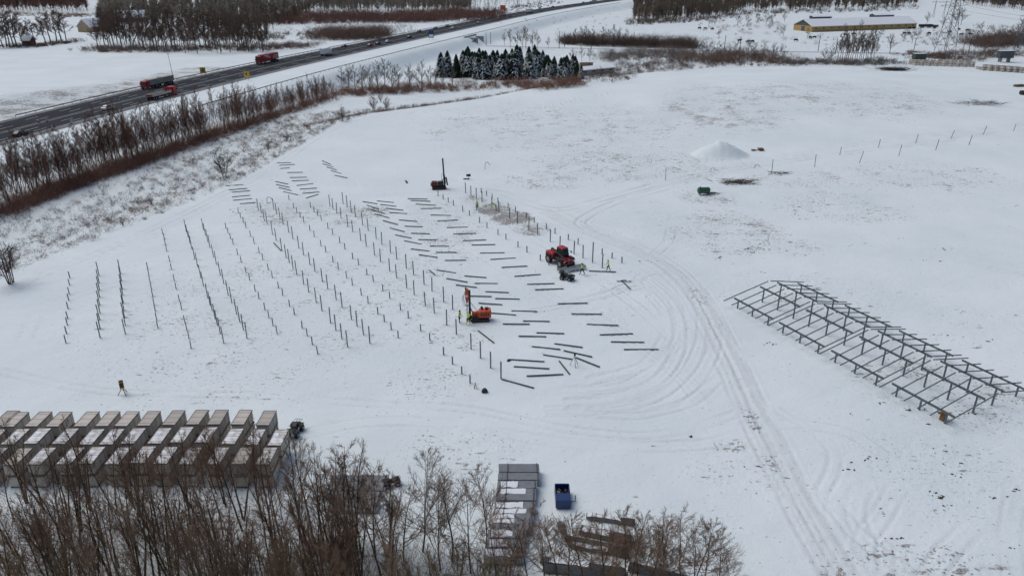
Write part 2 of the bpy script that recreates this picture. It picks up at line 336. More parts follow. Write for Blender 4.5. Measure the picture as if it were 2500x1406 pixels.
for k, L in enumerate([
 [(1330, 1010), (1450, 1005), (1560, 990), (1650, 940), (1700, 870), (1715, 800), (1700, 740), (1660, 690)],
 [(1380, 985), (1500, 975), (1600, 935), (1650, 870), (1660, 800), (1640, 740), (1600, 700), (1540, 660)],
 [(1560, 1002), (1640, 982), (1700, 930), (1740, 860), (1745, 790)], [(1430, 1010), (1560, 1015), (1680, 985), (1750, 930)],
 [(1290, 965), (1400, 955), (1520, 945), (1600, 905), (1640, 850)], [(1440, 930), (1560, 900), (1620, 840), (1630, 770), (1590, 720)],
 [(1600, 722), (1566, 702), (1560, 680), (1585, 668), (1625, 670)], [(1632, 725), (1596, 706), (1590, 684), (1612, 674), (1650, 682)],
 [(1400, 735), (1480, 722), (1560, 690), (1640, 690), (1700, 720)], [(1300, 760), (1420, 740), (1500, 715), (1570, 700)],
 [(1000, 500), (1070, 562), (1270, 680), (1480, 800), (1640, 900), (1720, 990)], [(1120, 470), (1240, 545), (1400, 640), (1540, 735), (1660, 840)],
 [(0, 745), (90, 692), (200, 652), (330, 602), (430, 547), (540, 492), (640, 467), (760, 470), (900, 478), (1040, 470)],
 [(0, 720), (110, 668), (300, 592), (480, 508), (600, 446), (690, 396), (770, 340), (850, 300), (930, 284)],
 [(150, 655), (330, 585), (470, 523), (590, 462), (680, 430), (800, 445), (950, 455), (1100, 440), (1230, 440), (1330, 470)],
 [(0, 905), (250, 955), (600, 965), (900, 985), (1150, 1000), (1400, 1050), (1620, 1060), (1800, 1010)],
 [(740, 1060), (900, 1030), (1100, 1035), (1330, 1075), (1550, 1090), (1750, 1080), (1850, 1030)],
 [(60, 830), (100, 760), (190, 720), (300, 690)],
 [(2060, 1180), (2035, 1230), (2045, 1290), (2085, 1345)], [(2110, 1190), (2090, 1240), (2102, 1292), (2140, 1340)],
 [(2190, 1195), (2152, 1260), (2118, 1308), (2112, 1360)], [(2218, 1240), (2192, 1290), (2165, 1322), (2168, 1405)],
 [(2480, 1230), (2468, 1300), (2478, 1420)], [(2430, 1200), (2380, 1280), (2330, 1330), (2260, 1420)],
 [(1330, 555), (1420, 545), (1530, 520), (1640, 522)], [(1640, 560), (1632, 590), (1600, 622)], [(1560, 555), (1500, 548), (1440, 535)],
 [(1270, 280), (1330, 262), (1400, 246), (1490, 228)], [(1255, 282), (1310, 330), (1380, 352), (1480, 370)],
 [(840, 300), (1000, 277), (1180, 262), (1300, 240)],
 [(2180, 600), (2300, 626), (2420, 655), (2520, 672)], [(1800, 540), (2000, 575), (2200, 610)],
 [(1880, 1040), (1960, 1035), (2080, 1060), (2160, 1110)], [(1900, 1000), (2000, 1060), (2040, 1120), (2010, 1200)],
 [(1940, 1200), (2000, 1270), (2080, 1330), (2140, 1406)], [(1960, 1130), (2050, 1250), (2130, 1330), (2240, 1410)]]):
    far_ = min(p[1] for p in L) < 400
    wheel_track(L, 1.6 if k % 3 else 1.15, 0.6 if far_ else (0.38 if k % 2 else 0.30), 0.10 if far_ else 0.065, 0.0)
    if k < 11: wheel_track([(x + random.uniform(4, 9), y + random.uniform(-9, -4)) for x, y in L], 1.5, 0.3, 0.055)
# where the snow is thin and soil shows through
for a in [(650, 760, 620, 330, .34), (1000, 700, 300, 260, .36), (700, 520, 200, 55, .5), (880, 530, 140, 50, .5), (1090, 540, 180, 110, .42),
          (1420, 700, 330, 160, .22), (2300, 960, 330, 150, .40), (2300, 1150, 330, 200, .34), (2250, 1380, 380, 90, .46), (1800, 1150, 220, 120, .28),
          (1130, 1100, 260, 110, .34), (1050, 930, 200, 80, .36), (300, 850, 330, 110, .22), (2000, 720, 420, 100, .30), (1750, 560, 260, 90, .48), (2050, 500, 300, 70, .42), (1880, 600, 220, 40, .46), (2350, 1000, 240, 90, .48), (2000, 440, 320, 40, .4),
          (1550, 400, 420, 70, .44), (1350, 310, 560, 90, .42), (1470, 385, 160, 26, .58), (1330, 440, 160, 40, .46), (1750, 260, 240, 70, .50), (2050, 230, 420, 60, .42), (2250, 430, 350, 60, .40), (1730, 480, 120, 40, .5),
          (2400, 800, 240, 110, .25), (1780, 1090, 80, 25, .6), (1835, 1020, 30, 60, .5), (1880, 1130, 40, 40, .42), (1700, 720, 40, 40, .4), (1740, 800, 30, 50, .36), (1700, 1280, 200, 120, .25), (1130, 820, 150, 60, .3), (1165, 490, 70, 24, .8), (1205, 510, 80, 26, .9), (1250, 532, 80, 26, .85), (1300, 560, 80, 24, .7), (300, 1330, 700, 220, .55), (900, 1400, 500, 120, .5)]:
    blob(speck, *a)
for a in [(1170, 488, 60, 14, .2), (1200, 502, 70, 16, .26), (1235, 522, 70, 16, .24), (1270, 542, 70, 16, .2), (1310, 562, 70, 14, .16), (650, 508, 70, 16, .3), (705, 525, 40, 20, .5), (760, 500, 60, 16, .35), (600, 500, 50, 10, .3),
          (1070, 466, 50, 9, .4), (1160, 795, 60, 14, .22), (1180, 1050, 70, 9, .28), (1140, 1078, 50, 10, .28), (1765, 1095, 40, 9, .4), (1830, 1085, 22, 14, .45), (2430, 1385, 70, 10, .6), (2240, 1395, 60, 9, .6),
          (1960, 1200, 26, 12, .35), (2390, 1000, 60, 8, .3), (2280, 1088, 40, 10, .4), (1990, 1290, 40, 20, .25)]:
    blob(dirt, *a)
mx, my = MOUND
q = np.hypot((GX - mx) / 7.0, (GY - my) / 4.8); ang = np.arctan2(GY - my, GX - mx)
dirt = np.maximum(dirt, 0.4 * np.exp(-((ang + 0.55) / 0.12) ** 2) * (q < 1.05)); dirt = np.maximum(dirt, 0.28 * np.exp(-((ang - 2.9) / 0.12) ** 2) * (q < 1.05)); dirt = np.maximum(dirt, 0.3 * (np.abs(q - 0.08) < 0.09)); GZ += np.where(q < 1.0, 0.22 * np.sin(GX * 3.1 + np.sin(GY * 2.3) * 2) * np.sin(GY * 3.7) * (1 - q), 0); speck = np.where(q < 1.0, 0.12, speck)
# posts and loose profiles of the panel field: places read off the photograph
CR = {'a': (130, 520, 7.029), 'b': (130, 680, 7.029), 'c': (430, 460, 7.029), 'd': (430, 640, 5.857), 'e': (720, 460, 7.029), 'f': (720, 640, 5.857), 'g': (1020, 440, 7.029),
      'h': (1250, 540, 7.029), 'i': (1040, 660, 7.029), 'j': (1000, 780, 7.029), 'k': (540, 380, 7.029), 'm': (830, 460, 2.929)}
def cr(k, x, y): o = CR[k]; return o[0] + x / o[2], o[1] + y / o[2]
def parse(t):
    out = []
    for blk in t.split(';'):
        k, rest = blk.strip().split(':'); v = [float(q) for q in rest.replace(',', ' ').split()]
        out += [cr(k, v[i], v[i + 1]) for i in range(0, len(v), 2)]
    return out
ROWS = [('L', 'a:285,1115;b:283,115 275,265 267,372 257,520 250,685 243,795 230,945 218,1100'),
 ('T', 'a:788,1075;b:790,75 797,200 797,320 800,455 805,600 800,710 805,860 808,1020'),
 ('T', 'a:1155,1040;b:1172,40 1185,175 1195,280 1205,418 1215,550 1225,665 1238,805 1240,948'),
 ('L', None),
 ('L', 'a:1880,360 1908,450 1925,545 1950,655 1998,830 2030,970 2078,1165 2110,1308;b:2168,390 2205,530 2258,752 2292,885 2330,1030 2368,1198'),
 ('T', 'c:175,745 205,835 235,930 268,1035 320,1215 368,1340;d:355,225 392,343 450,512 487,618 515,690 558,815 590,905 632,1020 682,1155'),
 ('T', 'c:470,715 505,805 542,910 578,1010 642,1180 690,1300;d:632,182 680,303 745,472 795,575 865,743 910,852 962,970 1015,1090'),
 ('L', 'c:855,685 893,775 935,865 980,960 1055,1135 1118,1265;d:1000,152 1050,257 1130,412 1185,522 1270,682 1328,793 1385,905 1443,1015'),
 ('L', 'c:1070,420 1107,505 1155,590 1200,678 1278,825 1340,945 1425,1108 1487,1222;d:1318,110 1375,220 1463,367 1525,475 1622,635 1693,752 1802,940 1875,1050 1948,1178 2025,1310'),
 ('T', 'c:1410,375 1462,425 1515,555 1563,615 1655,790 1718,895 1815,1065 1888,1185 1942,1270 2005,1375;f:28,178 125,318 198,430 305,577 388,695 510,868 587,975 672,1100 755,1215'),
 ('T', 'c:1678,360 1727,440 1785,530 1838,615 1933,755 2003,865 2108,1025 2187,1145 2297,1312;f:287,130 393,277 470,380 590,535 675,643 808,818 890,918 980,1035 1072,1160'),
 ('L', 'c:1938,195 2017,338 2073,415 2130,495 2190,578 2295,723 2370,828;e:448,985 530,1092 655,1262 745,1378;f:738,225 822,325 950,472 1047,582 1187,743 1280,850 1378,958 1477,1082'),
 ('L', 'e:268,320 330,405 390,465 453,548 567,688 648,790 770,940 858,1042 992,1205 1092,1310;f:1032,182 1122,277 1258,415 1357,520 1510,685 1622,797 1800,982 1930,1120;j:583,605 737,765 897,940 1037,1090'),
 ('T', 'e:600,305 655,355 720,430 792,515 908,655 995,748 1130,895 1225,997 1367,1145 1470,1258;f:1355,130 1453,222 1600,372 1705,465 1865,620 1992,725;i:357,945 522,1095;j:1055,500 1218,660 1392,835 1568,1015'),
 ('T', 'e:828,265 898,320 968,410 1038,487 1165,632 1258,723 1395,865 1493,962 1640,1102 1748,1217 1912,1368;f:1697,180 1848,318 1960,413;i:305,543 458,668'),
 ('L', 'g:350,272 435,325 523,380 613,432 770,532 887,607 1060,728 1187,818 1377,935 1513,1018 1720,1150 1873,1235;h:485,672 632,748 785,838'),
 ('T', 'g:822,222 912,270 1005,325 1102,382 1272,480 1392,545 1575,662 1708,742 1905,858 2053,935 2272,1052;h:820,470 1062,562 1217,635 1380,710 1548,798'),
 ('L', 'g:1087,213 1180,265 1275,325 1375,382 1550,475 1675,545 1860,650 1997,727 2205,835 2355,915;h:965,318 1132,393 1545,565 1715,637 1885,715')]
def row_points(t): return parse(t) if t else [(360.5 + 25.3 * i / 8, y) for i, y in enumerate([656.6, 673, 690, 706, 724, 744, 760, 781, 801])]
LIE = [('k', '80,527 380,505 137,600 450,568 185,637 497,607 185,717 502,687 203,775 530,745 325,835 585,812 930,450 1150,497 945,503 1172,553 988,553 1205,607 1065,627 1318,680 1000,178 1262,158 1015,228 1180,215 960,140 1200,128 1135,298 1400,293 1180,383 1470,377 1212,440 1502,430 1295,520 1580,488 1348,583 1645,563 1392,655 1688,628 1460,735 1668,672 1732,93 1880,160 1742,147 1925,205 1810,203 1980,255 1885,265 2060,315 1945,345 2165,390'),
 ('c', '1672,938 1805,1080'),
 ('e', '1165,232 1413,273 1408,222 1700,250 1235,293 1443,368 1465,283 1740,315 1303,370 1540,437 1560,347 1860,382 1372,445 1618,513 1622,420 1928,442 1510,558 1765,627 1787,548 2097,573 1628,685 1885,752 1885,655 2193,667 1720,805 2000,860 1993,777 2313,787 1875,905 2170,965 2118,885 2447,892 1990,1045 2305,1083 2130,1143 2445,1195 1935,183 2275,190 1985,213 2325,228 2075,275 2415,298'),
 ('g', '50,495 405,487 220,603 570,613 330,707 692,690 497,820 857,812 607,933 995,918 772,1047 1172,1030 922,1120 1330,1110 1068,1258 1488,1252 1245,1367 1678,1343 205,1140 535,1140 310,1245 667,1245 470,1383 830,1380 20,1287 340,1333'),
 ('i', '50,0 160,90 180,0 513,55 350,147 712,210 515,257 875,303 662,103 1037,133 835,230 1228,235 1020,373 1423,390 760,448 1125,457 1188,490 1608,503 903,570 1310,597 1465,703 1905,713 1110,738 1545,777 1665,877 2122,885 1318,927 1778,930 890,1040 1168,1255 1895,1078 2372,1093 1587,1135 2065,1147 1520,110 1967,78 1735,248 2205,233 1870,340 2360,323 1815,1315 2305,1365'),
 ('h', '0,797 265,775 1320,860 1785,880 1880,1025 2035,1180'),
 ('m', '1155,568 1340,558 1557,828 1770,823 1655,900 1875,903 1765,975 1992,983 1857,1050 2095,1042 1937,1100 2177,1104 2030,1155 2278,1155 1533,1113 1735,1140 1600,1163 1803,1208 1453,1193 1660,1225 1685,1212 1857,1280 1565,1235 1642,1333 1215,1227 1462,1242 1243,1277 1497,1293 1335,1345 1597,1333'),
 ('j', '1580,1035 2135,1185')]
beams = []
for k, t in LIE:
    v = [float(q) for q in t.replace(',', ' ').split()]
    for i in range(0, len(v), 4): beams.append((cr(k, v[i], v[i + 1]), cr(k, v[i + 2], v[i + 3])))
beams = [b for b in beams if not (1250 <= b[0][0] < 1251 and b[0][1] > 650)]
for k_, t_ in ROWS:                                              # soil thrown up round each driven post
    for x_, y_ in W(row_points(t_)):
        J, I = near([(x_ - 1, y_ - 1), (x_ + 1, y_ + 1)], 0.3); q_ = np.hypot(GX[J, I] - x_ + random.uniform(-.15, .15), (GY[J, I] - y_ + random.uniform(-.1, .2)) * 1.3); dirt[J, I] = np.maximum(dirt[J, I], random.uniform(.25, .6) * (1 - sm(0.2, random.uniform(.55, .95), q_)))
for a_, b_ in beams: paint(dirt, W([a_, b_]), 0.75, random.uniform(.2, .42), 0.8)
# rough grassy bank between the site and the tree belt
dsite, _ = seg_dist(GX, GY, SITE[:-1]); outside = ~in_poly(GX, GY, SITE); drail, srail = seg_dist(GX, GY, RAILP)
bank = outside * (1 - sm(20, 30, dsite)) * (GX < 20) * sm(0, 3, np.where(srail > 0, drail, 0)) * sm(0, 1.5, dsite)
speck = np.maximum(speck, 0.46 * bank)
speck = np.maximum(speck, 0.30 * outside * (srail > 0) * (dsite > 25) * (GX > -70) * (GY > 230) * (drail > 20))
speck = np.maximum(speck, 0.14)
road_d, road_s = seg_dist(GX, GY, ROAD)
speck = np.where((road_s < 0) | (drail < 8) | ((road_s > 0) & (road_d < RAIL_OFF)), np.minimum(speck, 0.06), speck)
verge = (road_s < 0) * (1 - sm(6, 22, np.abs(road_d - 22))) * (GY > 215) * (GY < 345); speck = np.maximum(speck, 0.66 * verge); dirt = np.maximum(dirt, 0.25 * verge)
GZ[(road_d < 60) & (road_d > 0)] -= 0.0
GZ += 0.028 * (np.sin(GX * 0.42 + 1.3 * np.sin(GY * 0.17)) * np.sin(GY * 0.51 + np.sin(GX * 0.23)) + 0.8 * np.sin(GX * 1.05 + 2 * np.sin(GY * 0.6)) * np.sin(GY * 0.93 + 1.7)) * (road_d > 14) * (~outside)
nv, nu = GX.shape; idx = np.arange(nv * nu).reshape(nv, nu)
Qg = np.stack([idx[:-1, :-1], idx[:-1, 1:], idx[1:, 1:], idx[1:, :-1]], -1).reshape(-1, 4)
def ground_material():
    m = bpy.data.materials.new('trodden_snow'); m.use_nodes = True; nt = m.node_tree; n = nt.nodes; l = nt.links; b = n['Principled BSDF']; b.inputs['Roughness'].default_value = 0.8
    b.inputs['Specular IOR Level'].default_value = 0.25
    ge = n.new('ShaderNodeNewGeometry'); P = ge.outputs['Position']
    def attr(k): a = n.new('ShaderNodeAttribute'); a.attribute_name = k; return a.outputs['Fac']
    def noise(sc, det=4, rough=0.55, vec=None):
        z = n.new('ShaderNodeTexNoise'); z.inputs['Scale'].default_value = sc; z.inputs['Detail'].default_value = det; z.inputs['Roughness'].default_value = rough; l.new(vec or P, z.inputs['Vector']); return z.outputs['Fac']
    def rng(x, a, c, lo=0.0, hi=1.0):
        r = n.new('ShaderNodeMapRange'); l.new(x, r.inputs[0])
        for i, v in ((1, a), (2, c), (3, lo), (4, hi)):
            if isinstance(v, (int, float)): r.inputs[i].default_value = v
            else: l.new(v, r.inputs[i])
        return r.outputs[0]
    def op(o, a, c):
        k = n.new('ShaderNodeMath'); k.operation = o
        for i, v in ((0, a), (1, c)):
            if isinstance(v, (int, float)): k.inputs[i].default_value = v
            else: l.new(v, k.inputs[i])
        return k.outputs[0]
    mp = n.new('ShaderNodeMapping'); mp.inputs['Rotation'].default_value = (0, 0, 0.25); mp.inputs['Scale'].default_value = (0.62, 1.7, 1); l.new(P, mp.inputs[0])
    fine = noise(2.7, 4, 0.6); streak = noise(0.95, 5, 0.6, mp.outputs[0]); big = noise(0.06, 3); sp = attr('speck'); di = attr('dirt'); ru = attr('rut')
    patchy = noise(0.17, 4, 0.6); dens = op('MULTIPLY', op('MULTIPLY', sp, rng(big, 0.3, 0.7, 0.65, 1.3)), rng(patchy, 0.34, 0.66, 0.35, 1.25)); di = op('MULTIPLY', di, rng(noise(0.5, 4, 0.65), 0.32, 0.62, 0.35, 1.35))
    thr = rng(dens, 0, 1, 0.70, 0.38); thr2 = rng(dens, 0, 1, 0.715, 0.40)
    f1 = rng(fine, thr, op('ADD', thr, 0.05)); f2 = rng(streak, thr2, op('ADD', thr2, 0.045))
    f3 = op('MULTIPLY', rng(noise(1.9, 6, 0.72), op('SUBTRACT', 0.80, op('MULTIPLY', di, 0.5)), op('SUBTRACT', 0.90, op('MULTIPLY', di, 0.5))), rng(di, 0.0, 0.1))
    f = op('MULTIPLY', op('MAXIMUM', op('MAXIMUM', f1, f2), f3), rng(noise(7.0, 2), 0.35, 0.6, 0.45, 0.92))
    sn = n.new('ShaderNodeMix'); sn.data_type = 'RGBA'; sn.inputs[6].default_value = (0.665, 0.735, 0.745, 1); sn.inputs[7].default_value = (0.75, 0.81, 0.815, 1); l.new(rng(big, 0.3, 0.7), sn.inputs[0])
    s2 = n.new('ShaderNodeMix'); s2.data_type = 'RGBA'; l.new(op('MULTIPLY', ru, 0.55), s2.inputs[0]); l.new(sn.outputs[2], s2.inputs[6]); s2.inputs[7].default_value = (0.575, 0.60, 0.61, 1)
    s3 = n.new('ShaderNodeMix'); s3.data_type = 'RGBA'; l.new(op('MULTIPLY', di, 0.35), s3.inputs[0]); l.new(s2.outputs[2], s3.inputs[6]); s3.inputs[7].default_value = (0.40, 0.375, 0.35, 1)
    so = n.new('ShaderNodeMix'); so.data_type = 'RGBA'; so.inputs[6].default_value = (0.105, 0.085, 0.072, 1); so.inputs[7].default_value = (0.22, 0.17, 0.14, 1); l.new(noise(3.0, 3), so.inputs[0])
    fi = n.new('ShaderNodeMix'); fi.data_type = 'RGBA'; l.new(f, fi.inputs[0]); l.new(s3.outputs[2], fi.inputs[6]); l.new(so.outputs[2], fi.inputs[7]); l.new(fi.outputs[2], b.inputs['Base Color'])
    h = op('ADD', op('MULTIPLY', noise(0.9, 6, 0.62), 0.55), op('MULTIPLY', noise(4.5, 3), 0.14)); h = op('SUBTRACT', h, op('MULTIPLY', f, 0.10))
    bp = n.new('ShaderNodeBump'); bp.inputs['Strength'].default_value = 0.85; l.new(rng(sp, 0.05, 0.5, 0.14, 0.42), bp.inputs['Distance']); l.new(h, bp.inputs['Height']); l.new(bp.outputs[0], b.inputs['Normal'])
    return m
me = me_arrays('snow_ground', np.stack([GX, GY, GZ], -1).reshape(-1, 3), Qg, (ground_material(),))
for k, A in (('dirt', dirt), ('speck', speck), ('rut', rut)):
    a = me.attributes.new(k, 'FLOAT', 'POINT'); a.data.foreach_set('value', A.astype(np.float32).ravel())
me.polygons.foreach_set('use_smooth', np.ones(len(me.polygons), bool))
ground = tag(mobj('ground', me), 'snow covered building site and fields crossed by wheel tracks', 'ground', kind='structure')

# ------------------------------------------------------------------ motorway
def strip(name, pts, o0, o1, dz, m, kind='structure', label=None, cat=None, parent=None):
    A, B = offset_line(pts, o0), offset_line(pts, o1); V = []
    for a, b in zip(A, B): V += [(a[0], a[1], float(zt(*a)) + dz), (b[0], b[1], float(zt(*b)) + dz)]
    Q = [(2 * i, 2 * i + 1, 2 * i + 3, 2 * i + 2) for i in range(len(A) - 1)]
    o = mobj(name, me_arrays(name, V, Q, (m,)), parent)
    return tag(o, label, cat, kind=kind if parent is None else None)
RD = smooth_line(ROAD, 8)
road = strip('road', RD, -HALF, HALF, 0.06, M['asphalt'], label='dark wet asphalt motorway running diagonally away', cat='road')
strip('road_shoulder', RD, HALF - 2.6, HALF + 0.6, 0.064, M['shoulder'], label='pale slushy hard shoulder on the near side of the motorway', cat='road')
strip('verge', RD, -HALF - 1.2, -HALF + 0.5, 0.064, M['shoulder'], label='pale slushy edge on the far side of the motorway', cat='road')
def along(pts, s0=0.0):
    """sample points each metre: (x,y,heading)"""
    out = []; acc = 0.0
    for (x0, y0), (x1, y1) in zip(pts, pts[1:]):
        L = math.hypot(x1 - x0, y1 - y0); h = math.atan2(y1 - y0, x1 - x0); k = math.ceil(acc) - acc
        while k < L: out.append((x0 + (x1 - x0) * k / L, y0 + (y1 - y0) * k / L, h)); k += 1
        acc += L
    return out
LINE = along(RD)
for o, lab in ((-HALF + 1.0, 'edge line'), (HALF - 2.9, 'edge line'), (-0.6, 'centre line'), (0.6, 'centre line')):
    strip('edge_line', RD, o - 0.09, o + 0.09, 0.070, M['paint'], parent=road)
def dashes(o, name):
    V = []; Q = []
    for i in range(60, min(len(LINE) - 6, 900), 14):
        x, y, h = LINE[i]; c, s = math.cos(h), math.sin(h); b = len(V)
        for a, w in ((0, -0.1), (5, -0.1), (5, 0.1), (0, 0.1)): V.append((x + c * a + s * (o + w), y + s * a - c * (o + w), 0.070))
        Q.append((b, b + 1, b + 2, b + 3))
    ob = mobj(name, me_arrays(name, V, Q, (M['paint'],)), road); ob['kind'] = 'stuff'
for o in (-7.6, -4.2, 4.2, 7.0): dashes(o, 'lane_dash')

def guard_rail(pts, i0, i1, label, name='guard_rail', h=0.75, step=4):
    L = along(pts)[i0:i1]; V = []; Q = []
    for x, y, a in L[::step]:
        z = float(zt(x, y)); n_ = (math.sin(a), -math.cos(a))
        for dz, dn in ((h - 0.31, 0.0), (h - 0.16, 0.07), (h, 0.0)): V.append((x + n_[0] * dn, y + n_[1] * dn, z + dz))
    for i in range(len(V) // 3 - 1):
        for k in range(2): Q.append((3 * i + k, 3 * i + k + 1, 3 * i + k + 4, 3 * i + k + 3))
    r = empty(name, (L[0][0], L[0][1], 0), 0, label, 'guard rail')
    def inv(o): o.location = (-L[0][0], -L[0][1], 0); return o
    inv(mobj('rail_beam', me_arrays('rail_beam', V, Q, (M['steel'],)), r))
    pm = MB().box((0, 0, h / 2 - 0.05), (0.12, 0.1, h)); po = None
    for j, (x, y, a) in enumerate(L[::step]):
        if po is None: po = pm.build('rail_post', M['steel_dark'], r); c = po
        else: c = po.copy(); COL.objects.link(c)
        c.location = (x - L[0][0], y - L[0][1], float(zt(x, y))); c.rotation_euler = (0, 0, a)
        if j >= 160: break
    if len(L) // step > 160:
        V = []; S = [(x - L[0][0], y - L[0][1], float(zt(x, y)), x - L[0][0], y - L[0][1], float(zt(x, y)) + h, 0.07, 0.07) for x, y, a in L[160 * step::step]]
        o = mobj('rail_posts_far', me_arrays('rail_posts_far', *sticks(S), (M['steel_dark'],)), r); o['kind'] = 'stuff'
    return r
guard_rail(offset_line(RD, -HALF - 1.6), 205, 820, 'long steel guard rail along the far edge of the motorway')
guard_rail(smooth_line(RAILP, 8), 225, 980, 'long steel guard rail along the snowy embankment edge below the motorway')

# ------------------------------------------------------------------ trees
def grow(seed, H, r0, stems=1, nb=16, nsub=7, ntw=6, up=0.75, start=0.28, lean=0.06, blen=0.34, sub=0.45, tw=0.5, twr=0.012, wob=0.07):
    R = random.Random(seed); T = []; Cn = []
    def rv(s): return Vector((R.uniform(-s, s), R.uniform(-s, s), R.uniform(-s, s)))
    def chain(p, d, L, ra, rb, n, out, w, pull=0.10):
        pts = [p.copy()]; 
        for i in range(n):
            d = (d + rv(w) + Vector((0, 0, pull))).normalized(); q = p + d * L / n; a = ra + (rb - ra) * i / n; b = ra + (rb - ra) * (i + 1) / n
            out.append((*p, *q, a, b)); p = q; pts.append(p.copy())
        return pts, d
    for s in range(stems):
        a = R.uniform(0, 6.283); h = H * R.uniform(0.75, 1.0) if stems > 1 else H
        sp = lean if stems == 1 else lean + 0.22
        d0 = Vector((math.cos(a) * sp * R.random(), math.sin(a) * sp * R.random(), 1)).normalized()
        base = Vector((math.cos(a), math.sin(a), 0)) * (0.25 * R.random() if stems > 1 else 0)
        pts, _ = chain(base + Vector((0, 0, -0.3)), d0, h, r0, r0 * 0.16, 9, T, wob)
        for b in range(nb):
            t = start + (1 - start) * ((b + R.random()) / nb); k = t * 9; i = min(int(k), 8); p = pts[i].lerp(pts[i + 1], k - i)
            a2 = R.uniform(0, 6.283); e = up * R.uniform(0.7, 1.25); d = Vector((math.cos(a2), math.sin(a2), e)).normalized()
            L = h * blen * (1.12 - t) * R.uniform(0.7, 1.2) + 0.35; rb = max(r0 * 0.42 * (1.1 - t), 0.014)
            bp, _ = chain(p, d, L, rb, 0.010, 4, Cn, 0.16)
            for c in range(nsub):
                t2 = 0.2 + 0.8 * (c + R.random()) / nsub; k2 = t2 * 4; i2 = min(int(k2), 3); p2 = bp[i2].lerp(bp[i2 + 1], k2 - i2)
                d2 = (d + rv(0.75) + Vector((0, 0, 0.25))).normalized(); L2 = L * sub * R.uniform(0.5, 1.1) * (1.2 - t2 * 0.5)
                sp_, _ = chain(p2, d2, L2, max(rb * 0.4, twr), twr * 0.8, 2, Cn, 0.22)
                for w in range(ntw):
                    t3 = R.random(); i3 = 0 if t3 < 0.5 else 1; p3 = sp_[i3].lerp(sp_[i3 + 1], (t3 - 0.5 * i3) * 2)
                    d3 = (d2 + rv(0.9)).normalized(); q3 = p3 + d3 * L2 * tw * R.uniform(0.5, 1.2); Cn.append((*p3, *q3, twr, twr * 0.4))
    return T, Cn
def tree_proto(tag_, seed, trunk_m, twig_m, **kw):
    T, Cn = grow(seed, **kw)
    return me_arrays('trunk', *sticks(T), (M[trunk_m],)), me_arrays('crown', *sticks(Cn), (M[twig_m],))
KINDS = {
 'front': [tree_proto('f', 10 + k, 'bark_front', 'twig_front', H=8.2, r0=0.08 + 0.008 * (k % 3), stems=(1, 2, 1, 3, 1, 2, 1)[k], nb=(20, 13, 18, 10, 22, 13, 16)[k], nsub=6, ntw=4, up=1.3 + 0.25 * (k % 3), start=0.36, lean=0.08, blen=0.28, sub=0.5, tw=0.6, twr=0.0075, wob=0.08) for k in range(7)],
 'alder': [tree_proto('g', 20 + k, 'bark_front', 'twig_front', H=7.6, r0=0.085, nb=22, nsub=9, ntw=7, up=0.62 + 0.15 * (k % 3), start=0.20, lean=0.12, blen=0.46, sub=0.48, tw=0.55, twr=0.0075, wob=0.11) for k in range(4)],
 'willow': [tree_proto('w', 30 + k, 'twig_olive', 'twig_olive', H=5.6, r0=0.045, stems=9, nb=7, nsub=4, ntw=4, up=1.9, start=0.25, blen=0.30, twr=0.011, lean=0.12) for k in range(3)],
 'belt': [tree_proto('b', 40 + k, 'bark_red', 'twig_red', H=11.0, r0=0.075, stems=(1, 2, 1, 2, 3, 1)[k], nb=(22, 13, 20, 13, 9, 24)[k], nsub=6, ntw=5, up=1.35, start=0.22, blen=0.22, sub=0.6, tw=0.7, twr=0.0115, lean=0.16) for k in range(6)],
 'field': [tree_proto('r', 60 + k, 'bark', 'twig_grey', H=11.0, r0=0.17, nb=20, nsub=7, ntw=6, up=0.95, start=0.15, blen=0.44, tw=0.6, twr=0.026) for k in range(4)],
 'bush': [tree_proto('u', 70 + k, 'bark', 'twig', H=5.0, r0=0.06, stems=6, nb=7, nsub=5, ntw=5, up=0.9, start=0.15, blen=0.42, twr=0.016) for k in range(4)],
 'far': [tree_proto('a', 80 + k, 'bark', 'twig', H=13.0, r0=0.2, nb=18, nsub=6, ntw=5, up=0.95, start=0.22, blen=0.40, tw=0.6, twr=0.05) for k in range(4)],
}
def place_tree(name, kind, p, h, base_h, label, cat='tree', group=None, stretch=1.0):
    tr, cr = random.choice(KINDS[kind]); s = h / base_h
    o = empty(name, p, random.uniform(0, 6.283), label, cat, group); o.scale = (s * stretch, s * stretch, s)
    mobj('trunk', tr, o); mobj('crown', cr, o); return o
def plant(name, kind, rows, base_h, phrase, group, cat='tree', stretch=1.0):
    """rows of (point, height): labelled in order from the left of the picture"""
    rows = sorted(rows, key=lambda r: proj(r[0])[0]); n = len(rows)
    for i, (p, h) in enumerate(rows):
        w = ('leftmost ' if i == 0 else 'rightmost ' if i == n - 1 else ordw(i + 1) + ' ') + phrase + ('' if i in (0, n - 1) else ', counting from the left')
        place_tree(name, kind, p, h, base_h, w, cat, group, stretch)
def hpx(p, px):
    """height in metres of something px pixels tall standing at p"""
    return px / (pxm(p) * math.hypot(p.y, 0.001) / math.hypot(p.y, CAM_Z))

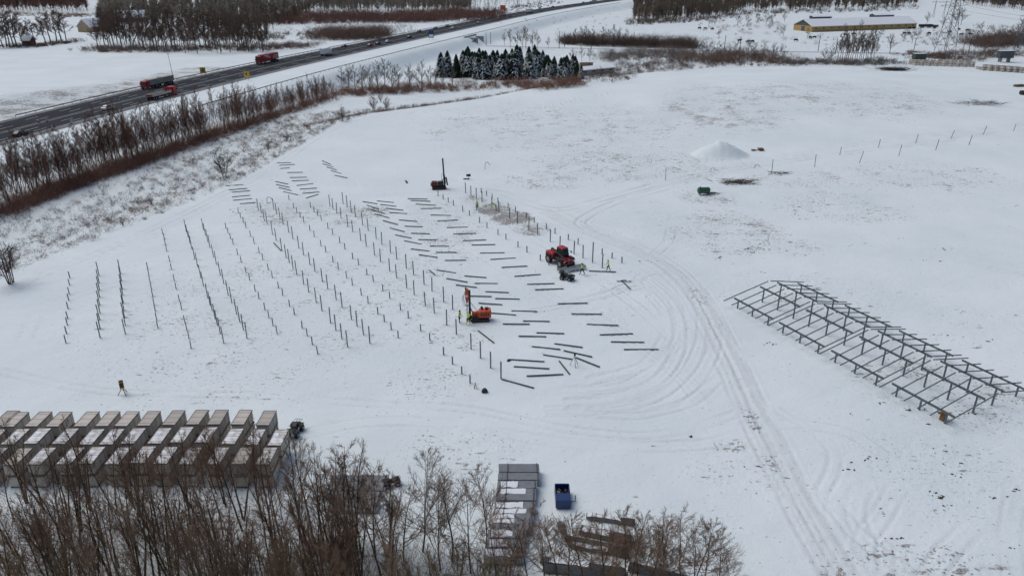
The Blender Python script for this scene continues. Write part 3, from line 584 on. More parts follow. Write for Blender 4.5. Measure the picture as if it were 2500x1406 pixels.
def twigs_at(P, Hh, n, spread, r, seed=0, upb=0.6, trunk=True, tr=0.1):
    g = np.random.default_rng(seed); P = np.asarray(P, float); Hh = np.asarray(Hh, float); k = len(P); S = []
    if trunk:
        top = P + np.stack([g.normal(0, 0.05, k) * Hh, g.normal(0, 0.05, k) * Hh, Hh * 0.92], 1); S.append(np.concatenate([P, top, np.full((k, 1), tr), np.full((k, 1), tr * 0.3)], 1))
    B = np.repeat(P, n, 0); HH = np.repeat(Hh, n)
    t = g.uniform(0.25 if trunk else 0.0, 0.95, k * n); a = g.uniform(0, 6.283, k * n); L = HH * spread * (1.15 - t * 0.7) * g.uniform(0.5, 1.1, k * n)
    off = np.zeros((k * n, 3)) if trunk else np.stack([g.normal(0, 0.3, k * n) * HH, g.normal(0, 0.3, k * n) * HH, np.zeros(k * n)], 1)
    p0 = B + off; p0[:, 2] += t * HH * (0.9 if trunk else 0.55)
    d = np.stack([np.cos(a), np.sin(a), upb + g.normal(0, 0.35, k * n)], 1); p1 = p0 + d * L[:, None]
    S.append(np.concatenate([p0, p1, np.full((k * n, 1), r), np.full((k * n, 1), r * 0.35)], 1)); return np.concatenate(S)
def mass(name, S, m, label, cat):
    return tag(mobj(name, me_arrays(name, *cones(S), (M[m],))), label, cat, kind='stuff')
def px_region(poly, n, seed):
    g = np.random.default_rng(seed); P = np.array(poly, float); out = []
    x0, x1, y0, y1 = P[:, 0].min(), P[:, 0].max(), P[:, 1].min(), P[:, 1].max()
    while len(out) < n:
        x = g.uniform(x0, x1, 400); y = g.uniform(y0, y1, 400); k = in_poly(x, y, poly)
        out += list(map(tuple, at_many(x[k], y[k])))[:n - len(out)]
    return np.array(out)
# front wood
rows = []
for i in range(150):
    x = random.uniform(-60, 900) if i < 134 else random.uniform(700, 1010); y = random.uniform(1225, 1560) if x < 640 else random.uniform(1320, 1560)
    p = at(x, y); rows.append((p, random.uniform(7.2, 10.4) * (1.0 if y > 1330 else 0.95)))
plant('alder_tree', 'front', rows, 8.2, 'bare slender tree of the front wood', 'bare trees of the front wood')
rows = []
for x, y, h in [(1030, 1345, 9.0), (1105, 1370, 8.8), (1185, 1350, 7.6), (870, 1330, 9.2), (915, 1360, 8.4), (1245, 1420, 6.5), (1330, 1420, 6.6), (1395, 1430, 7.0), (1470, 1440, 7.8), (1500, 1410, 5.6), (1540, 1450, 6.8),
                (1600, 1440, 6.2), (1665, 1420, 6.6), (1700, 1430, 5.6), (1745, 1450, 5.4), (1640, 1480, 6.0), (1780, 1470, 4.2), (2015, 1465, 3.4), (1440, 1400, 5.0), (1575, 1400, 4.4), (735, 1240, 6.4), (500, 1190, 6.6), (530, 1205, 6.2), (350, 1215, 5.2), (690, 1235, 5.6), (1215, 1440, 7.4), (1290, 1450, 7.0), (1365, 1455, 7.2), (1425, 1450, 7.6), (1455, 1470, 6.4), (1515, 1460, 7.4), (1560, 1440, 6.6), (1585, 1470, 6.8), (1625, 1440, 7.0), (1690, 1460, 6.8), (1720, 1440, 5.6), (1150, 1400, 7.8), (1075, 1390, 7.6), (985, 1370, 7.6), (945, 1400, 7.4)]:
    rows.append((at(x, y), h))
plant('spreading_alder', 'alder', rows, 7.6, 'bare spreading tree at the edge of the front wood', 'spreading trees at the wood edge')
rows = [(at(x, y), h) for x, y, h in [(60, 1440, 5), (160, 1460, 5.4), (250, 1430, 5.4), (330, 1470, 4.6), (430, 1450, 5), (540, 1480, 4.8), (680, 1440, 6), (700, 1475, 5.2), (820, 1470, 5), (910, 1490, 4.4), (1000, 1470, 4.4), (1270, 1500, 4.2), (1180, 1450, 4.6), (1350, 1490, 3.9), (960, 1430, 4.6), (1060, 1440, 4.4), (1120, 1410, 4), (1235, 1450, 4), (760, 1430, 5), (860, 1420, 4.8), (110, 1340, 4.6), (600, 1390, 4.6)]]
plant('willow_shrub', 'willow', rows, 5.6, 'olive many-stemmed willow shrub in the front wood', 'willow shrubs of the front wood', 'shrub')
g9 = np.random.default_rng(99)
for k_, (n_, m_, lab_) in enumerate(((150, 'twig_front', 'dense brown saplings filling the front wood'), (100, 'twig_olive', 'olive willow shoots filling the front wood'))):
    P = px_region([(-60, 1275), (300, 1270), (640, 1330), (900, 1340), (1010, 1370), (1300, 1410), (1330, 1600), (-60, 1600)], n_, 300 + k_)
    mass('thicket', twigs_at(P, g9.uniform(2.2, 5.2, n_), 26, 0.42, 0.012, 310 + k_, 2.0, False), m_, lab_, 'thicket')
# tree belt below the motorway
rows = []
for i in range(310):
    t = random.random() ** 0.9; bx = -30 + 850 * t; by = 540 - 300 * (t ** 0.93)
    p = at(bx, by); off = random.uniform(0.3, 9.5) if t < 0.8 else random.uniform(0.3, 7)
    p = Vector((p.x - off * 0.93, p.y + off * 0.38, 0)); p.z = float(zt(p.x, p.y)); u = proj(p)[0]
    if 500 < u < 560 and random.random() < 0.7: continue
    rows.append((p, random.uniform(9.6, 14.2) * (0.84 if t < 0.16 else 1.0 if t < 0.5 else 0.95 if t < 0.8 else 0.72)))
plant('poplar_sapling', 'belt', rows, 11.0, 'thin red-brown bare tree in the belt below the motorway', 'bare trees of the belt below the motorway')
plant('bare_bush', 'bush', [(at(x, y), hpx(at(x, y), h)) for x, y, h in [(28, 692, 124), (548, 432, 72), (835, 297, 42), (912, 272, 44), (945, 268, 36), (655, 372, 32), (700, 345, 26), (930, 250, 26), (300, 552, 22), (370, 500, 30), (1010, 262, 20)]], 5.0, 'dark bare bush on the grassy bank beside the site', 'bushes on the bank', 'bush')
plant('roadside_tree', 'field', [(at(x, y), hpx(at(x, y), h)) for x, y, h in [(836, 226, 58), (852, 230, 68), (868, 224, 62), (886, 228, 66), (905, 222, 58), (922, 226, 72), (940, 222, 74), (958, 226, 70), (975, 220, 60), (1002, 222, 62), (1030, 222, 70), (1052, 216, 52), (1064, 212, 44), (1084, 214, 50), (1105, 214, 46), (1000, 205, 36), (890, 205, 40)]], 11.0, 'grey bare tree in the row below the embankment', 'row of trees below the embankment')

# ------------------------------------------------------------------ hedges, undergrowth, far forest (masses)
def hedge(name, line, n, h, depth, m, label, seed, r=0.035, dens=34, spread=0.34):
    g = np.random.default_rng(seed); L = np.array(line, float); t = np.sort(g.uniform(0, len(L) - 1, n)); i = np.minimum(t.astype(int), len(L) - 2); f = (t - i)[:, None]; q = L[i] * (1 - f) + L[i + 1] * f
    P = at_many(q[:, 0], q[:, 1]); hv = 0.35 + 0.9 * (0.5 + 0.5 * np.sin(t * 23.0 + seed)) * g.uniform(0.5, 1.2, n); P[:, 1] += g.uniform(-depth * 0.3, depth, n); P[:, 0] += g.normal(0, depth * 0.2, n); P[:, 2] = zt(P[:, 0], P[:, 1])
    return mass(name, twigs_at(P, h * hv, dens, spread, r, seed, 1.0, False), m, label, 'hedge')
bl = [(-20 + 830 * t, 538 - 298 * (t ** 0.93)) for t in np.linspace(0, 1, 14)]
hedge('thicket', bl, 560, 8.0, 9, 'twig_red', 'thin red-brown shoots filling the tree belt', 15, 0.018, 30, 0.36)
hedge('undergrowth', bl, 760, 3.0, 9, 'twig_red', 'dense brown undergrowth at the foot of the tree belt', 1, 0.03, 44, 0.42)
hedge('undergrowth', [(810, 236), (900, 232), (1000, 226), (1100, 222), (1250, 214), (1330, 218), (1420, 208)], 420, 4.2, 14, 'twig_red', 'dark red-brown hedge along the back edge of the snowy field', 2, 0.05, 40, 0.45)
hedge('undergrowth', [(1420, 206), (1500, 190), (1560, 178), (1640, 168), (1760, 160), (1860, 156), (1950, 160)], 300, 4.4, 30, 'twig', 'brown scrub hedge behind the crest of the snowy field', 3, 0.06, 36, 0.45)
hedge('undergrowth', [(1660, 162), (1740, 155), (1800, 150), (1860, 150), (1920, 158)], 110, 8, 24, 'twig', 'tall brown scrub behind the field crest', 4, 0.07, 50, 0.42)
hedge('undergrowth', [(1380, 108), (1450, 112), (1560, 115), (1640, 118), (1692, 120)], 420, 9.5, 16, 'twig', 'dark hedge along the far side of the railway', 5, 0.08, 44, 0.4)
hedge('undergrowth', [(1480, 150), (1560, 142), (1640, 140), (1715, 150)], 380, 5.0, 30, 'twig_grey', 'pale frosted scrub between railway and field crest', 6, 0.06, 30, 0.5)
hedge('undergrowth', [(1920, 160), (2020, 158), (2100, 160), (2200, 157)], 220, 4, 14, 'twig_grey', 'low grey scrub behind the crest near the poplars', 7, 0.06, 30, 0.5)
hedge('undergrowth', [(2250, 140), (2330, 150), (2420, 142), (2510, 136)], 260, 4.2, 26, 'twig', 'brown scrub around the railway huts', 8, 0.06, 30, 0.5)
hedge('undergrowth', [(2400, 118), (2450, 112), (2510, 108)], 200, 11, 24, 'twig', 'tall dark scrub at the railway on the right edge', 9, 0.08, 40, 0.4)
hedge('undergrowth', [(770, 96), (830, 95), (880, 98), (930, 92)], 240, 10, 30, 'twig', 'dark hedge in the field beyond the motorway', 10, 0.09, 44, 0.4)
hedge('undergrowth', [(640, 60), (760, 54), (900, 55), (1000, 52), (1090, 50), (1180, 44)], 760, 10, 80, 'forest_red', 'red-brown thicket beyond the motorway', 11, 0.14, 40, 0.4)
hedge('undergrowth', [(215, 125), (300, 128), (420, 126), (520, 122), (640, 124), (760, 116)], 360, 4, 18, 'twig', 'dark undergrowth along the foot of the farm wood', 12, 0.07, 30, 0.5)
hedge('undergrowth', [(0, 118), (90, 116), (170, 106)], 90, 3.0, 12, 'twig', 'dark hedge below the farm trees', 13, 0.08, 30, 0.5)
hedge('undergrowth', [(1546, 62), (1600, 57), (1660, 55), (1760, 47), (1850, 34), (1990, 33), (2150, 29), (2240, 18)], 260, 6, 40, 'forest', 'ragged scrub along the foot of the far wood', 16, 0.13, 30, 0.45)
hedge('undergrowth', [(420, 100), (520, 96), (640, 100), (760, 84)], 130, 5, 40, 'forest_grey', 'pale scrub between farm wood and motorway', 17, 0.10, 26, 0.5)
hedge('undergrowth', [(1150, 44), (1200, 34), (1280, 20), (1360, 8)], 110, 4, 40, 'forest_red', 'reddish scrub among the slender trunks by the motorway', 18, 0.11, 26, 0.5)
hedge('undergrowth', [(2250, 100), (2330, 92), (2420, 84), (2510, 70)], 60, 4, 50, 'twig_grey', 'thin scrub line across the right pasture', 19, 0.07, 26, 0.5)
hedge('reeds', [(-20, 36), (60, 39), (140, 42), (215, 42)], 260, 4.0, 30, 'reed', 'tan reed bed at the edge of the upper field', 14, 0.10, 26, 0.25)
P = px_region([(1560, 100), (1900, 92), (2260, 84), (2500, 60), (2500, 118), (2200, 116), (1700, 112)], 150, 61); g61 = np.random.default_rng(62)
mass('pasture_scrub', twigs_at(P, g61.uniform(1.2, 4.5, 150), 26, 0.5, 0.05, 63, 0.9, False), 'twig_grey', 'low grey scrub dotted over the snowy pasture', 'scrub')
P = px_region([(1700, 60), (1900, 50), (1930, 90), (1720, 84)], 60, 64)
mass('pasture_scrub', twigs_at(P, g61.uniform(1.5, 5, 60), 26, 0.5, 0.06, 65, 0.9, False), 'twig', 'brown scrub dotted left of the farm building', 'scrub')
P = px_region([(1200, 60), (1500, 20), (1530, 60), (1260, 110)], 50, 66)
mass('pasture_scrub', twigs_at(P, g61.uniform(0.6, 1.8, 50), 20, 0.6, 0.05, 67, 0.9, False), 'twig', 'small dark weeds on the motorway embankment slope', 'scrub')
# rough grass on the bank
def bank_points(n, seed):
    g = np.random.default_rng(seed); c = np.stack([g.uniform(-105, 25, 40 * n), g.uniform(60, 292, 40 * n)], 1)
    d, _ = seg_dist(c[:, 0], c[:, 1], SITE[:-1]); o = ~in_poly(c[:, 0], c[:, 1], SITE); e, f = seg_dist(c[:, 0], c[:, 1], RAILP)
    c = c[o & (d < 27) & (d > 0.8) & (f > 0) & (e > 16)][:n]; return np.concatenate([c, zt(c[:, 0], c[:, 1])[:, None]], 1)
P = bank_points(420, 41); gb = np.random.default_rng(42)
mass('bank_scrub', twigs_at(P, gb.uniform(0.5, 1.9, len(P)) ** 1.2, 34, 0.55, 0.022, 43, 1.0, False), 'twig', 'dark scrub and dead weeds scattered over the snowy bank', 'scrub')
P = bank_points(500, 44)
mass('bank_scrub', twigs_at(P, gb.uniform(0.5, 1.4, len(P)), 26, 0.6, 0.02, 45, 0.9, False), 'twig_grey', 'pale dead weeds scattered over the snowy bank', 'scrub')
g_ = np.random.default_rng(5); Gp = []
cand = np.stack([g_.uniform(-105, 25, 60000), g_.uniform(60, 292, 60000)], 1)
dd, _ = seg_dist(cand[:, 0], cand[:, 1], SITE[:-1]); oo = ~in_poly(cand[:, 0], cand[:, 1], SITE); dr_, sr_ = seg_dist(cand[:, 0], cand[:, 1], RAILP)
clump = np.sin(cand[:, 0] * 0.9 + np.sin(cand[:, 1] * 0.5) * 2) * np.sin(cand[:, 1] * 0.6 + 1) + g_.normal(0, 0.45, 60000)
kk = oo & (dd < 30) & (sr_ > 0) & (dr_ > 14) & (clump > 0.35) & (dd > 0.6); cand = cand[kk][:6000]
P = np.concatenate([cand, zt(cand[:, 0], cand[:, 1])[:, None]], 1)
tag(mobj('grass', me_arrays('grass', *cones(twigs_at(P, g_.uniform(0.5, 1.25, len(P)), 6, 0.8, 0.022, 6, 1.1, False)), (M['grass'],))), 'dry brown grass tufts poking through the snow on the bank', 'grass', kind='stuff')
# forest masses at the top of the picture
FS = [('forest', [(-60, 28), (215, 30), (205, -4), (-60, -10)], 560, 17, 'forest_red', 'purple-brown far wood beyond the upper field'),
 ('forest', [(245, 84), (420, 78), (560, 92), (640, 84), (700, 60), (760, 44), (760, 4), (240, 4)], 620, 13, 'forest', 'dark bare far wood behind the farm'),
 ('forest', [(250, 60), (420, 52), (560, 60), (700, 50), (760, 36), (760, -6), (240, -6)], 520, 15, 'forest_grey', 'grey-brown bare trees mixed into the far farm wood'),
 ('forest', [(760, 34), (1150, 30), (1150, 4), (760, 4)], 560, 17, 'forest_grey', 'grey far wood above the red-brown thicket'),
 ('forest', [(1150, 46), (1290, 14), (1430, 0), (1430, -6), (1150, 6)], 60, 20, 'forest_grey', 'slender pale trunks of the wood edge by the motorway'),
 ('forest', [(1546, 60), (1600, 54), (1660, 52), (1760, 44), (1850, 30), (1990, 30), (2150, 26), (2240, 14), (2240, -4), (1546, -4)], 1300, 16, 'forest', 'dark bare far wood behind the farm building'),
 ('forest', [(2330, 10), (2520, 30), (2520, 8), (2330, -6)], 240, 16, 'forest', 'dark far wood at the upper right corner'),
 ('forest', [(-120, 3), (1140, 3), (1140, -50), (-120, -50)], 1200, 18, 'forest', 'farthest wood along the upper edge on the left'),
 ('forest', [(1470, 0), (2620, -2), (2620, -50), (1470, -50)], 1000, 18, 'forest', 'farthest wood along the upper edge on the right')]
for k, (nm, poly, n, h, m, lab) in enumerate(FS):
    P = px_region(poly, n, 20 + k); g = np.random.default_rng(50 + k)
    mass(nm, twigs_at(P, h * g.uniform(0.6, 1.15, n), 40 if n > 100 else 14, 0.34, 0.24 if n > 100 else 0.08, 70 + k, 0.8, True, 0.2), m, lab, 'forest')
# single trees in the middle distance
plant('wood_tree', 'far', [(at(x, y), hpx(at(x, y), h)) for x, y, h in [(240 + 3.75 * i + random.uniform(-4, 4), 112 + 14 * math.sin(i * 0.9) * 0.5 + (8 if i > 30 else 0) + random.uniform(-6, 6), random.uniform(44, 84)) for i in range(112)]], 13.0, 'bare dark tree of the farm wood beyond the motorway', 'trees of the farm wood')
plant('farm_tree', 'far', [(at(x, y), hpx(at(x, y), h)) for x, y, h in [(8, 117, 66), (24, 116, 80), (42, 116, 84), (58, 113, 60), (74, 110, 58), (88, 108, 54), (112, 106, 64), (124, 104, 70), (138, 103, 74), (150, 101, 70), (162, 100, 58), (16, 114, 70), (34, 113, 74)]], 13.0, 'bushy bare tree around the small farm shed', 'trees round the farm shed', stretch=1.7)
plant('birch_tree', 'far', [(at(x, y), hpx(at(x, y), h)) for x, y, h in [(1246, 116, 40), (1262, 120, 42), (1274, 122, 52), (1284, 120, 50), (1300, 122, 44), (1312, 121, 40), (1338, 120, 28), (1232, 112, 30)]], 13.0, 'bare birch at the railway beside the conifers', 'birches at the railway')
plant('hedge_tree', 'far', [(at(x, y), hpx(at(x, y), h)) for x, y, h in [(1404, 110, 38), (1418, 112, 44), (1432, 112, 46), (1446, 113, 40), (1470, 114, 46), (1482, 114, 40), (1496, 115, 52), (1512, 115, 44), (1526, 116, 42), (1545, 117, 34), (1590, 118, 26), (1440, 152, 38), (1420, 150, 34), (1395, 150, 30), (1490, 152, 30)]], 13.0, 'bare tree standing in the railway hedge', 'trees in the railway hedge')
plant('poplar_tree', 'far', [(at(x, y), hpx(at(x, y), h)) for x, y, h in [(2044 + 5.2 * i, 150 + random.uniform(-4, 4), random.uniform(56, 76)) for i in range(18)]], 13.0, 'tall bare poplar in the clump before the farm building', 'poplar clump', stretch=0.7)
plant('field_tree', 'field', [(at(x, y), hpx(at(x, y), h)) for x, y, h in [(1730, 66, 26), (1745, 64, 20), (1800, 64, 30), (1825, 62, 28), (1848, 60, 28), (1870, 60, 30), (1885, 60, 34), (1915, 55, 24), (1970, 96, 26), (2062, 78, 20), (2100, 76, 26), (2150, 90, 24), (2172, 132, 46), (2206, 102, 34), (2226, 106, 32), (2262, 60, 28), (2300, 68, 26), (2332, 66, 46), (2346, 62, 40), (2352, 118, 44), (2380, 120, 34), (2395, 78, 24), (2420, 84, 22), (2440, 92, 24), (2460, 110, 40), (2484, 118, 70), (2476, 124, 44), (1810, 146, 30), (1862, 148, 40), (1884, 150, 44), (1908, 150, 40), (1738, 62, 16), (1690, 150, 34), (1715, 148, 40), (1735, 150, 46), (1752, 148, 44), (1775, 150, 40), (1796, 149, 44), (1826, 149, 48), (1842, 148, 42), (1600, 155, 30), (1640, 150, 34), (1560, 160, 30), (2010, 152, 34), (2026, 154, 40), (2420, 128, 40), (2436, 124, 50), (2500, 126, 56), (2400, 132, 30), (2280, 120, 26), (1755, 92, 20), (1912, 88, 24), (1880, 72, 22), (2130, 92, 28), (2240, 96, 26)]], 11.0, 'bare tree in the snowy pasture around the farm building', 'pasture trees', stretch=1.15)

# fir plantation
def fir_proto(seed, H=11.0):
    R = random.Random(seed); V = []; F = []; mi = []
    n = 300
    for i in range(n):
        t = (i + R.random()) / n; z = H * (0.06 + 0.92 * t); rad = 3.1 * (1 - t) ** 0.62 + 0.15; a = i * 2.4 + R.uniform(-.3, .3); L = rad * R.uniform(0.75, 1.15); w = 0.20 + 0.42 * L * 0.5
        c, s = math.cos(a), math.sin(a); dr = 0.30 + 0.25 * R.random(); b = len(V)
        def P(r, k, dz): V.append((c * r - s * k, s * r + c * k, z + dz))
        P(L * 0.08, 0, 0.12); P(L * 0.5, -w, -dr * L * 0.35); P(L * 0.55, 0, 0.10 - dr * L * 0.2); P(L * 0.5, w, -dr * L * 0.35); P(L, 0, -dr * L)
        F += [(b, b + 1, b + 2), (b, b + 2, b + 3), (b + 1, b + 4, b + 2), (b + 2, b + 4, b + 3)]; mi += [0] * 4
        if R.random() < 0.7 and t < 0.8:
            b = len(V); o = 0.05
            P(L * 0.35, 0, 0.12 + o); P(L * 0.55, -w * 0.6, -dr * L * 0.3 + o); P(L * 0.6, 0, 0.10 - dr * L * 0.2 + o * 2); P(L * 0.55, w * 0.6, -dr * L * 0.3 + o); P(L * 0.93, 0, -dr * L * 0.9 + o)
            F += [(b, b + 1, b + 2), (b, b + 2, b + 3), (b + 1, b + 4, b + 2), (b + 2, b + 4, b + 3)]; mi += [1] * 4
    V = np.array(V); F = np.array(F); mi = np.array(mi)
    def sub(k, name, m): f = F[mi == k]; u, inv = np.unique(f, return_inverse=True); return me_arrays(name, V[u], inv.reshape(-1, 3), (m,))
    tr = me_arrays('trunk', *sticks([(0, 0, -0.3, 0, 0, H * 0.97, 0.16, 0.03)]), (M['bark'],))
    return tr, sub(0, 'crown', M['fir']), sub(1, 'snow_load', M['snow'])
FIR = [fir_proto(s) for s in (1, 2, 3, 4)]
rows = []
for i in range(120):
    x = random.uniform(1120, 1410); lo = 196 if x > 1150 else 190; y = random.uniform(168 - (x > 1330) * -10, lo); rows.append((at(x, y), random.choice((random.uniform(4, 7), random.uniform(7, 10), random.uniform(8.5, 12))) * (0.85 if x > 1340 else 1)))
for x, y, h in [(1078, 188, 58), (1094, 188, 62), (1115, 190, 56), (1160, 178, 50), (1250, 166, 46), (1408, 196, 42), (1418, 198, 38), (1380, 198, 42)]: p = at(x, y); rows.append((p, hpx(p, h)))
rows.sort(key=lambda r: proj(r[0])[0])
for i, (p, h) in enumerate(rows):
    w = 'leftmost' if i == 0 else 'rightmost' if i == len(rows) - 1 else ordw(i + 1)
    o = empty('fir_tree', p, random.uniform(0, 6.28), f'{w} dark snow-dusted fir of the plantation' + ('' if w.endswith('most') else ', counting from the left'), 'tree', 'firs of the plantation'); s = h / 11.0; k_ = s * random.uniform(1.05, 1.4); o.scale = (k_, k_, s)
    f = random.choice(FIR); mobj('trunk', f[0], o); mobj('crown', f[1], o)
    if random.random() < 0.8: mobj('snow_load', f[2], o)
# ------------------------------------------------------------------ driven steel posts
def cprofile(L, w=0.16, d=0.11, t=0.02):
    """C-section of length L standing along +Z"""
    P = [(-w / 2, -d / 2), (w / 2, -d / 2), (w / 2, d / 2), (w / 2 - t, d / 2), (w / 2 - t, -d / 2 + t), (-w / 2 + t, -d / 2 + t), (-w / 2 + t, d / 2), (-w / 2, d / 2)]
    n = 8; m = MB(); m.add([(x, y, -0.25) for x, y in P] + [(x, y, L) for x, y in P], [tuple(range(n - 1, -1, -1)), tuple(range(n, 2 * n))] + [(k, (k + 1) % n, n + (k + 1) % n, n + k) for k in range(n)])
    return m
def mesh_of(m, name, mt):
    o = m.build(name, mt); me_ = o.data; bpy.data.objects.remove(o); return me_
POST = {'T': mesh_of(cprofile(2.15), 'steel_post', M['steel']), 'L': mesh_of(cprofile(1.0), 'steel_post', M['steel']), 'X': mesh_of(cprofile(3.3), 'steel_post', M['steel'])}
ROW_RZ = math.atan2(-27, 13.2)
for r, (kind, txt) in enumerate(ROWS):
    pts = row_points(txt); pts.sort(key=lambda p: -p[1])
    if r < 15: where = f'{ordw(r + 1)} post row from the left'
    else: where = {15: 'short post row left of the red telehandler', 16: 'tall post row behind the red telehandler', 17: 'short outer post row right of the red telehandler'}[r]
    for i, (px, py) in enumerate(pts):
        k = 'X' if (r == 16 and i == 1) else kind
        o = mobj('steel_post', POST[k], None, at(px, py), ROW_RZ + random.uniform(-.05, .05))
        o.rotation_euler = (random.gauss(0, .012), random.gauss(0, .012), o.rotation_euler[2]); o.scale = (1, 1, random.uniform(0.95, 1.06))
        w = 'nearest' if i == 0 else 'farthest' if i == len(pts) - 1 else ordw(i + 1) + ' nearest'
        tag(o, f"{'short' if k == 'L' else 'extra tall' if k == 'X' else 'tall'} steel post, {w} in the {where}", 'post', 'driven steel posts')

# ------------------------------------------------------------------ loose profiles lying on the snow
prof = mesh_of(cprofile(1.0, 0.15, 0.10), 'steel_profile', M['steel'])
beams.sort(key=lambda b: (b[0][1] + b[1][1]) / 2)
AREA = [('at the far left corner of the posts', lambda x, y: y < 500 and x < 640), ('in the far group beyond the post rows', lambda x, y: y < 500 and x < 890), ('in the lane left of the orange rig', lambda x, y: x < 1180 and y < 790), ('in the lane between orange rig and telehandler', lambda x, y: y < 790), ('on the snow right of the near posts', lambda x, y: True)]
cnt = {}
for a, b in beams:
    c = ((a[0] + b[0]) / 2, (a[1] + b[1]) / 2); key = next(i for i, (n_, f) in enumerate(AREA) if f(*c)); cnt.setdefault(key, []).append((a, b))
for key, L in cnt.items():
    for i, (a, b) in enumerate(L):
        A, B = at(*a), at(*b); d = B - A; o = mobj('steel_profile', prof); ln = d.length
        q = d.to_track_quat('Z', 'Y'); o.rotation_mode = 'QUATERNION'; o.rotation_quaternion = q; o.scale = (1, 1, ln / 1.25); o.location = A + d * 0.2 + Vector((0, 0, 0.085))
        tag(o, f"steel profile lying flat, {ordw(i + 1)} from the back {AREA[key][0]}", 'steel profile', 'profiles laid out on the snow')

# ------------------------------------------------------------------ assembled mounting tables
A0 = Vector((30.1, 89.2, 0)); AX = Vector((13.2, -27.0, 0)).normalized(); CX = Vector((0.90, 0.44, 0)).normalized()
def fp(s, c, z): return A0 + AX * s + CX * c + Vector((0, 0, z))
def ztop(c): return 1.32 + 0.185 * c if c < 6.1 else 2.47 - 0.215 * (c - 6.2)
for t in range(4):
    s0 = 8.15 * t; base = fp(s0, 0, 0); w = ['farthest', 'second farthest', 'second nearest', 'nearest'][t]
    root = empty('mounting_table', base, 0, f'{w} of the four assembled steel panel tables with sloping rafters', 'panel table', 'assembled steel panel tables')
    def loc(s, c, z): return fp(s0 + s, c, z) - base
    for c in (0, 4.4, 7.45, 11.4):
        for s in (0, 2.8, 5.6):
            h = ztop(c) - 0.16; m = cprofile(h + (0.12 if c > 7 else 0.0), 0.16, 0.11); p = loc(s + random.uniform(-.04, .04), c, 0); m.build('post', M['steel'], root, loc=p, rz=math.atan2(AX.y, AX.x))
        z = ztop(c) - 0.10; MB().bar(loc(-0.75, c, z), loc(6.35, c, z), 0.10 if c > 7 else 0.16, 0.20).build('purlin', M['steel'], root)
    for k in range(6):
        s = -0.9 + k * 1.48 + random.uniform(-.08, .08)
        MB().bar(loc(s, -1.65, ztop(-1.65) + 0.06), loc(s + random.uniform(-.06, .06), 5.95, ztop(5.95) + 0.06), 0.075, 0.11).build('rafter', M['steel'], root)
        s += 0.1; MB().bar(loc(s, 6.25, ztop(6.25) + 0.06), loc(s + random.uniform(-.06, .06), 12.7, ztop(12.7) + 0.06), 0.075, 0.11).build('rafter', M['steel'], root)
o = empty('cardboard_box', at(2302, 1024), 0.5, 'torn brown cardboard box leaning under the nearest panel table', 'box')
MB().box((0, 0, 0.42), (0.62, 0.46, 0.84), ry=0.12).build('box_body', M['box_brown'], o, 0.01)
MB().bar((-0.28, 0.15, 0.85), (-0.55, 0.35, 0.72), 0.45, 0.015).build('box_flap', M['box_brown'], o); MB().bar((0.1, -0.23, 0.85), (0.15, -0.5, 1.0), 0.5, 0.015).build('box_flap', M['box_brown'], o)

# ------------------------------------------------------------------ crates of panels on pallets
def crate_proto(m):
    r = empty('panel_crate')
    MB().box((0, 0, 0.70), (1.20, 2.42, 1.10)).build('carton', m, r, 0.015)
    k = MB()
    for x in (-0.61, 0.61): k.bar((x, -1.23, 1.22), (x, 1.23, 1.22), 0.035, 0.12)
    for y in (-1.225, 1.225): k.bar((-0.59, y, 1.22), (0.59, y, 1.22), 0.035, 0.12)
    k.build('lid_rim', M['card_edge'], r)
    for y in (-0.8, 0.0, 0.8): MB().box((0, y, 0.695), (1.215, 0.045, 1.125)).build('strap', M['card_edge'], r)
    p = MB()
    for x in (-0.5, 0, 0.5): p.bar((x, -1.2, 0.06), (x, 1.2, 0.06), 0.1, 0.1)
    for y in (-1.1, -0.4, 0.4, 1.1): p.bar((-0.58, y, 0.125), (0.58, y, 0.125), 0.14, 0.03)
    p.build('pallet', M['wood'], r); return r
CRATE = [crate_proto(M['card']), crate_proto(M['card_snow'])]; used = [False, False]
def place_crate(loc, rz, snow, label, group):
    k = int(snow)
    if not used[k]: o = CRATE[k]; used[k] = True
    else: o = copy_tree(CRATE[k])
    o.location = loc; o.rotation_euler = (0, 0, rz); tag(o, label, 'crate', group)
def zpt(px, py, z): x, y = flat(px, py, z); return x, y
TOPZ = 2.53
ZR = lambda x, y: (x / 2.929, 926 + y / 2.929)
rowsC = [('back', [(-60, 325), (5, 338), (175, 335), (320, 335), (520, 335), (675, 332), (820, 330), (975, 330), (1155, 322), (1325, 322), (1480, 320), (1650, 320), (1830, 325)]),
         ('middle', [(-170, 465), (5, 465), (160, 460), (370, 460), (555, 465), (700, 465), (860, 460), (1055, 455), (1215, 450), (1395, 450), (1580, 460), (1750, 465), (1910, 470)]),
         ('front', [(-165, 608), (10, 610), (190, 605), (400, 602), (555, 602), (750, 602), (925, 598), (1090, 602), (1275, 605), (1470, 605), (1655, 605), (1825, 605)])]
for nm, L in rowsC:
    n = len(L)
    for i, q in enumerate(L):
        u, v = ZR(*q); x, y = zpt(u, v, TOPZ); x += 0.6; y += 1.22
        for lev in (0, 1):
            w = 'rightmost' if i == n - 1 else f'{ordw(n - i)} from the quad bike'
            place_crate((x + random.uniform(-.05, .05), y + random.uniform(-.05, .05), 1.262 * lev), random.gauss(0, 0.012), lev == 1 and nm != 'back' and random.random() < 0.85,
                        f"{'upper' if lev else 'lower'} crate of the stack {w}, {nm} row beside the front wood", 'panel crates beside the front wood')
